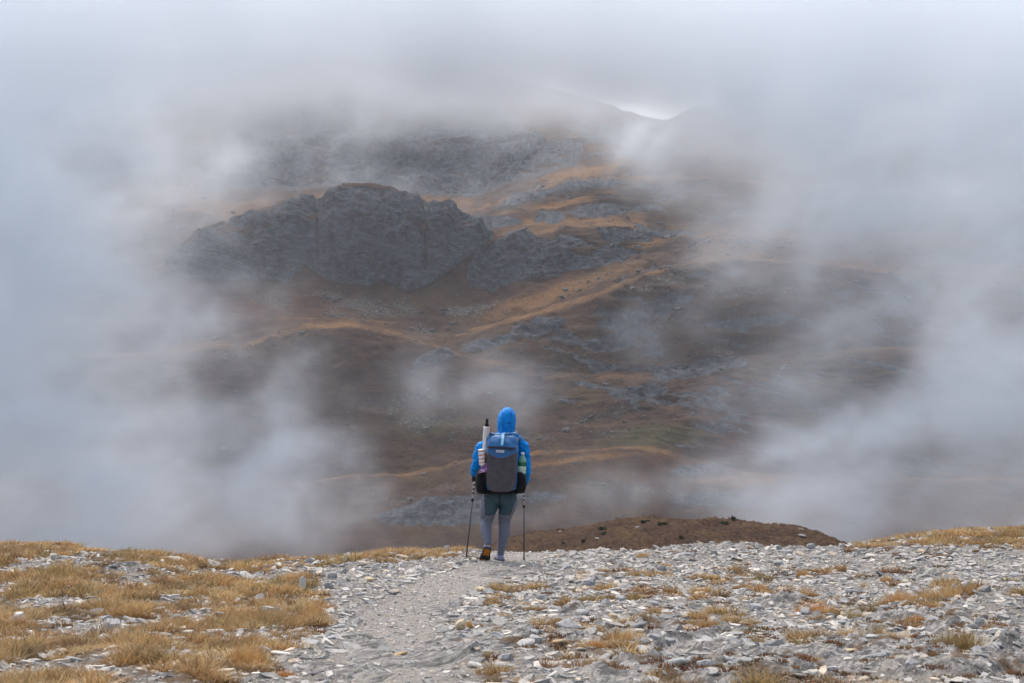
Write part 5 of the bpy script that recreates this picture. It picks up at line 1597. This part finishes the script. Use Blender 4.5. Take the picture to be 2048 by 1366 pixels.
# net pocket: a bulging sheet with gathers, closed at the rim
bm = bmesh.new()
nu, nv = 90, 46
gridv = []
for j in range(nv):
    t = j / (nv - 1)
    row = []
    for i in range(nu):
        a_ = -1 + 2 * i / (nu - 1)
        u_ = 1002.5 + a_ * (33.0 - 2.0 * t ** 3 - 4 * max(0, t - .85) / .15 * abs(a_) ** 4)
        top = net_top(u_); botv = 984.0 - 13 * abs(a_) ** 4
        v_ = top + (botv - top) * t
        bul = .026 * (1 - abs(a_) ** 3.5) * (math.sin(math.pi * min(1, .16 + t * .84)) ** .55) + .010
        gather = .0055 * math.sin(a_ * 34 + 1.2 * math.sin(a_ * 9)) * math.exp(-t / .28)
        wrap = .16 * max(0, abs(a_) - .86) / .14
        row.append(bm.verts.new(q(u_, v_, B0 - bul - gather + wrap * .6)))
    gridv.append(row)
for j in range(nv - 1):
    for i in range(nu - 1):
        bm.faces.new((gridv[j][i], gridv[j][i + 1], gridv[j + 1][i + 1], gridv[j + 1][i]))
ex_ = bmesh.ops.solidify(bm, geom=bm.faces[:], thickness=-0.008)
net = fin(bm, 'net_pocket', [M_NET], pack)
bm = bmesh.new()
us = np.linspace(971, 1034, 26)
tube(bm, [q(u_, net_top(u_) - .3, B0 - .022 * (1 - abs((u_ - 1002.5) / 33) ** 3.5) - .010 + .08 * max(0, abs((u_ - 1002.5) / 33) - .86) / .14) for u_ in us], [.0045] * 26, 8)
fin(bm, 'pocket_hem', [simple('grey_hem', (0.13, 0.10, 0.11), .8)], pack)
# zip
def strip(name, pts, w, th, mat, parent):
    """A flat band of width w following pts on the pack's face."""
    bm = bmesh.new()
    pts = [Vector(p) for p in pts]
    A = []
    for i, p in enumerate(pts):
        t = (pts[min(i + 1, len(pts) - 1)] - pts[max(i - 1, 0)]).normalized()
        sd = t.cross(Vector((0, -1, 0))).normalized() * w / 2
        A.append([bm.verts.new(p + sd), bm.verts.new(p - sd), bm.verts.new(p - sd + Vector((0, th, 0))), bm.verts.new(p + sd + Vector((0, th, 0)))])
    for a_, b_ in zip(A[:-1], A[1:]):
        for k in range(4): bm.faces.new((a_[k], a_[(k + 1) % 4], b_[(k + 1) % 4], b_[k]))
    bm.faces.new(A[0]); bm.faces.new(A[-1][::-1])
    return fin(bm, name, [mat], parent, smooth=False)
def face_d(u_, extra=.014):
    a_ = abs((u_ - 1003.5) / 32)
    return B0 - extra + .10 * max(0, a_ - .80) / .2
strip('zip', [q(u_, 894 + .06 * (u_ - 974), face_d(u_)) for u_ in np.linspace(974, 1032, 16)], .022, .014, simple('dark_zip', (0.03, 0.028, 0.045), .6), pack)
strip('label_patch', [q(u_, 902.2 + .05 * (u_ - 992), face_d(u_, .017)) for u_ in (992, 996, 1000, 1004, 1008.5)], .027, .012, M_PATCH, pack)
strip('top_strap', [q(1006.3, 867, -.262), q(1006, 871, -.285), q(1005.4, 877, -.318), q(1004.6, 884, -.342), q(1003.6, 890.5, -.356)], .027, .008, M_STRAP, pack)
bm = bmesh.new(); bmesh.ops.create_cube(bm, size=1, matrix=Matrix.Translation(q(1008, 866.5, -.25)) @ Matrix.Diagonal((.034, .014, .016, 1)))
bmesh.ops.bevel(bm, geom=bm.edges[:], offset=.004, segments=2, affect='EDGES')
fin(bm, 'buckle', [M_STRAP], pack)
# side pockets
bm = bmesh.new()
loft(bm, [(966, 986, 10, -.27, -.06), (964, 982, 11.5, -.29, -.05), (962.5, 968, 12, -.30, -.045), (962.5, 950, 11.5, -.29, -.05), (966, 938, 8.5, -.27, -.06), (970, 929, 5, -.25, -.08)], 24, .75)
fin(bm, 'side_pocket', [M_BLACK], pack, wrinkle=folds(.007, 16, 16, 22))
bm = bmesh.new()
loft(bm, [(1037, 986, 7, -.26, -.07), (1040, 982, 10.5, -.29, -.05), (1042, 970, 11.5, -.30, -.045), (1042.5, 955, 11, -.29, -.05), (1040, 948, 10, -.285, -.055), (1037, 943, 8.5, -.27, -.07)], 24, .75)
fin(bm, 'side_pocket', [M_BLACK], pack, wrinkle=folds(.007, 16, 16, 22, 4))
for u_, s_ in ((978, -1), (1035, 1)):
    pts = [q(u_, 882, -.10), q(u_ + s_ * 1.5, 876, -.05), q(u_ + s_ * 3, 876, 0.0), q(u_ + s_ * 4, 882, .07), q(u_ + s_ * 3, 897, .155), q(u_ + s_ * 1, 915, .17), q(u_, 935, .15), q(u_ + s_ * 6, 955, .0), q(u_ + s_ * 4, 965, -.10)]
    bm = bmesh.new(); tube(bm, pts, [.03] * 9, 12, [.012] * 9)
    fin(bm, 'shoulder_strap', [simple('navy_strap', (0.02, 0.05, 0.12), .7)], pack)
bm = bmesh.new()
ang = np.linspace(0, 2 * math.pi, 30)
tube(bm, [q(1000 + 36.5 * math.cos(a_), 982, .0 + .145 * math.sin(a_)) for a_ in ang], [.009] * 30, 10, [.03] * 30, True)
fin(bm, 'hip_belt', [M_BLACK], pack)

# ---- things stowed on the pack
m = NT('pink_wave_print')
wv = m.n('ShaderNodeTexWave'); wv.inputs['Scale'].default_value = 9; wv.inputs['Distortion'].default_value = 5; wv.inputs['Detail'].default_value = 1.5; wv.bands_direction = 'Z'
m.l(m.coord(), wv.inputs['Vector'])
m.principled(m.ramp(wv.outputs['Fac'], [(0.0, (0.6, 0.33, 0.25)), (0.42, (0.62, 0.37, 0.29)), (0.52, (0.72, 0.68, 0.66)), (1, (0.74, 0.72, 0.72))]), 0.6, spec=.25)
M_PINK = m.mat
m = NT('white_pink_cloth')
n_ = m.noise(m.coord((1, 1, .35)), 22, 3, .6, .6)
sp = m.n('ShaderNodeSeparateXYZ'); m.l(m.coord(), sp.inputs[0])
wcol = m.ramp(n_, [(0.35, (0.55, 0.53, 0.53)), (0.6, (0.72, 0.71, 0.71))])
c_ = m.mix(m.mr(sp.outputs[0], (973.5 - 1024) * S - PX, (974.5 - 1024) * S - PX), wcol, m.ramp(n_, [(0.4, (0.62, 0.36, 0.27)), (0.6, (0.72, 0.55, 0.48))]))
m.principled(c_, .65, spec=.25)
M_UMB = m.mat
umb = empty('umbrella', BASE)
tag(umb, 'furled white and pink umbrella stowed upright in the left side pocket of the backpack', 'umbrella')
ub, ut = q(967.5, 934, -.20), q(973.3, 853, -.21)
bm = bmesh.new()
NN = 26
tube(bm, [ub.lerp(ut, t) for t in np.linspace(0, 1, NN)], [.0285 + .003 * math.sin(t * 9) for t in np.linspace(0, 1, NN)], 22)
fin(bm, 'furled_canopy', [M_UMB], umb, wrinkle=lambda co: .0035 * np.sin(np.arctan2(co[:, 1] - ub.y, co[:, 0] - ub.x) * 6 + co[:, 2] * 12))
dir_ = (ut - ub).normalized()
bm = bmesh.new(); tube(bm, [ut - dir_ * .01, ut + dir_ * .022, ut + dir_ * .027], [.019, .018, .012], 16)
fin(bm, 'collar', [M_BLACK], umb)
bm = bmesh.new(); tube(bm, [ut + dir_ * .02, ut + dir_ * .034, ut + dir_ * .05, ut + dir_ * .066, ut + dir_ * .076, ut + dir_ * .08], [.0125, .016, .0155, .0135, .0135, .009], 16)
fin(bm, 'handle', [M_CORK], umb)
bm = bmesh.new(); tube(bm, [ut + dir_ * .03 + Vector((.012, 0, 0)), q(978, 852, -.21), q(979, 858, -.215), q(978.5, 863, -.21), q(977, 866, -.21)], [.003] * 5, 6)
fin(bm, 'wrist_cord', [M_BLACK], umb)

roll = empty('rolled_map', BASE)
tag(roll, 'short pink and white rolled sheet standing beside the umbrella in the side pocket', 'rolled sheet')
rb, rt = q(965.5, 930, -.29), q(963, 899.5, -.30)
bm = bmesh.new(); tube(bm, [rb.lerp(rt, t) for t in np.linspace(0, 1, 12)], [.034] * 12, 24)
fin(bm, 'sheet', [M_PINK], roll)
bm = bmesh.new(); tube(bm, [rt - (rt - rb).normalized() * .006, rt + (rt - rb).normalized() * .004], [.036, .035], 24)
fin(bm, 'white_edge', [simple('white_edge', (0.7, 0.69, 0.68), .7)], roll)

m = NT('confetti_print')
vo = m.n('ShaderNodeTexVoronoi'); vo.inputs['Scale'].default_value = 70
m.l(m.coord(), vo.inputs['Vector'])
hsv = m.sep(vo.outputs['Color'])
m.principled(m.ramp(hsv[0], [(0.0, (0.02, 0.02, 0.12)), (0.3, (0.03, 0.03, 0.2)), (0.42, (0.55, 0.12, 0.4)), (0.55, (0.65, 0.35, 0.6)), (0.68, (0.03, 0.03, 0.25)), (0.82, (0.7, 0.1, 0.2)), (0.92, (0.6, 0.62, 0.75))]), .6)
pouch = empty('pouch', BASE)
tag(pouch, 'small triangular pouch printed in pink and purple hanging at the side pocket', 'pouch')
bm = bmesh.new()
tri = [q(971.5, 925.5, -.335), q(982.5, 942, -.345), q(957, 946.5, -.335)]
cen = sum(tri, Vector()) / 3
fr = [bm.verts.new(p) for p in tri]; bk = [bm.verts.new(p + Vector((0, .035, 0))) for p in tri]
mid = [bm.verts.new(tri[i].lerp(tri[(i + 1) % 3], .5).lerp(cen, -.04) + Vector((0, .017, 0))) for i in range(3)]
cf = bm.verts.new(cen + Vector((0, -.018, 0))); cb = bm.verts.new(cen + Vector((0, .05, 0)))
for i in range(3):
    bm.faces.new((fr[i], fr[(i + 1) % 3], cf)); bm.faces.new((bk[(i + 1) % 3], bk[i], cb))
    bm.faces.new((fr[i], mid[i], fr[(i + 1) % 3])); bm.faces.new((bk[i], bk[(i + 1) % 3], mid[i])); bm.faces.new((fr[i], bk[i], mid[i])); bm.faces.new((fr[(i + 1) % 3], mid[i], bk[(i + 1) % 3]))
fin(bm, 'pouch_body', [m.mat], pouch, smooth=False)
bm = bmesh.new(); tube(bm, [q(971.5, 926, -.33), q(970, 921, -.315), q(971, 917, -.30)], [.004] * 3, 6)
fin(bm, 'loop', [M_BLACK], pouch)

# bottle
m = NT('green_plastic')
sp = m.n('ShaderNodeSeparateXYZ'); m.l(m.coord(), sp.inputs[0])
zl = q(0, 921).z
c_ = m.mix(m.mr(sp.outputs[2], zl - .012, zl + .012), (0.012, 0.13, 0.055), (0.13, 0.30, 0.21))
m.principled(c_, .18, spec=.5)
bottle = empty('bottle', BASE)
tag(bottle, 'green plastic water bottle with white cap standing in the right side pocket of the backpack', 'bottle')
bb, bt = q(1042, 952, -.20), q(1045.8, 905, -.20)
bd = (bt - bb)
def bprof(name, pr, mat):
    bm = bmesh.new(); tube(bm, [bb + bd * t for t, r_ in pr], [r_ for t, r_ in pr], 26)
    return fin(bm, name, [mat], bottle)
bprof('bottle_body', [(0, .036), (.03, .042), (.1, .044), (.38, .044), (.45, .043), (.52, .0445), (.62, .0435), (.70, .039), (.78, .030), (.84, .020), (.88, .0155), (.92, .0145)], m.mat)
bprof('label', [(.12, .0448), (.125, .0455), (.415, .0455), (.42, .0448)], simple('pale_label', (0.46, 0.55, 0.42), .6))
bprof('cap', [(.905, .0165), (.91, .0175), (.985, .0175), (1.0, .0155)], simple('white_cap', (0.62, 0.64, 0.68), .5))

# ---- walking poles
def pole(top, tip, label, f1):
    top, tip = Vector(top), Vector(tip)
    d = tip - top; L = d.length; dn = d.normalized()
    gz_ = float(ground_z(np.array([tip.x + PX]), np.array([tip.y + PY]))[0]) - PZ
    tip = Vector((tip.x, tip.y, gz_ - .01)); d = tip - top; dn = d.normalized(); L = d.length
    po = empty('walking_pole', BASE)
    tag(po, label, 'walking pole', 'pair of walking poles')
    def seg(name, t0, t1, r0, r1, mat, n=12):
        bm = bmesh.new(); tube(bm, [top + d * t0, top + d * ((t0 + t1) / 2), top + d * t1], [r0, (r0 + r1) / 2, r1], n)
        return fin(bm, name, [mat], po)
    seg('grip', -.09, .06, .016, .013, M_CORK)
    us_ = seg('upper_shaft', .06, f1, .0092, .0092, M_ALU)
    for k in range(3):
        t0 = .06 + (f1 - .06) * (.12 + .22 * k)
        bm = bmesh.new(); tube(bm, [top + d * t0, top + d * (t0 + .03)], [.0096, .0096], 12)
        fin(bm, 'dark_band', [M_POLE], us_)
    seg('lock_lever', f1 - .015, f1 + .02, .0125, .012, M_BLACK)
    seg('lower_shaft', f1, .965, .0082, .0070, M_POLE)
    seg('basket', .945, .955, .016, .013, M_BLACK)
    seg('tip', .96, 1.0, .0075, .003, M_ALU)
    bm = bmesh.new()
    tube(bm, [top - dn * .05, top - dn * .03 + Vector((.02, -.03, -.02)), top + Vector((.015, -.05, -.04)), top + dn * .02 + Vector((.0, -.02, 0))], [.009] * 4, 8, [.003] * 4)
    fin(bm, 'wrist_strap', [M_BLACK], po)
pole(gL, q(932, 1125, -.03), 'walking pole planted left of the hiker, slanting from the left hand', .28)
pole(gR, q(1048, 1122, .0), 'walking pole planted right of the hiker, standing upright', .28)
for k in list(bpy.data.meshes):
    if k.users == 0: bpy.data.meshes.remove(k)
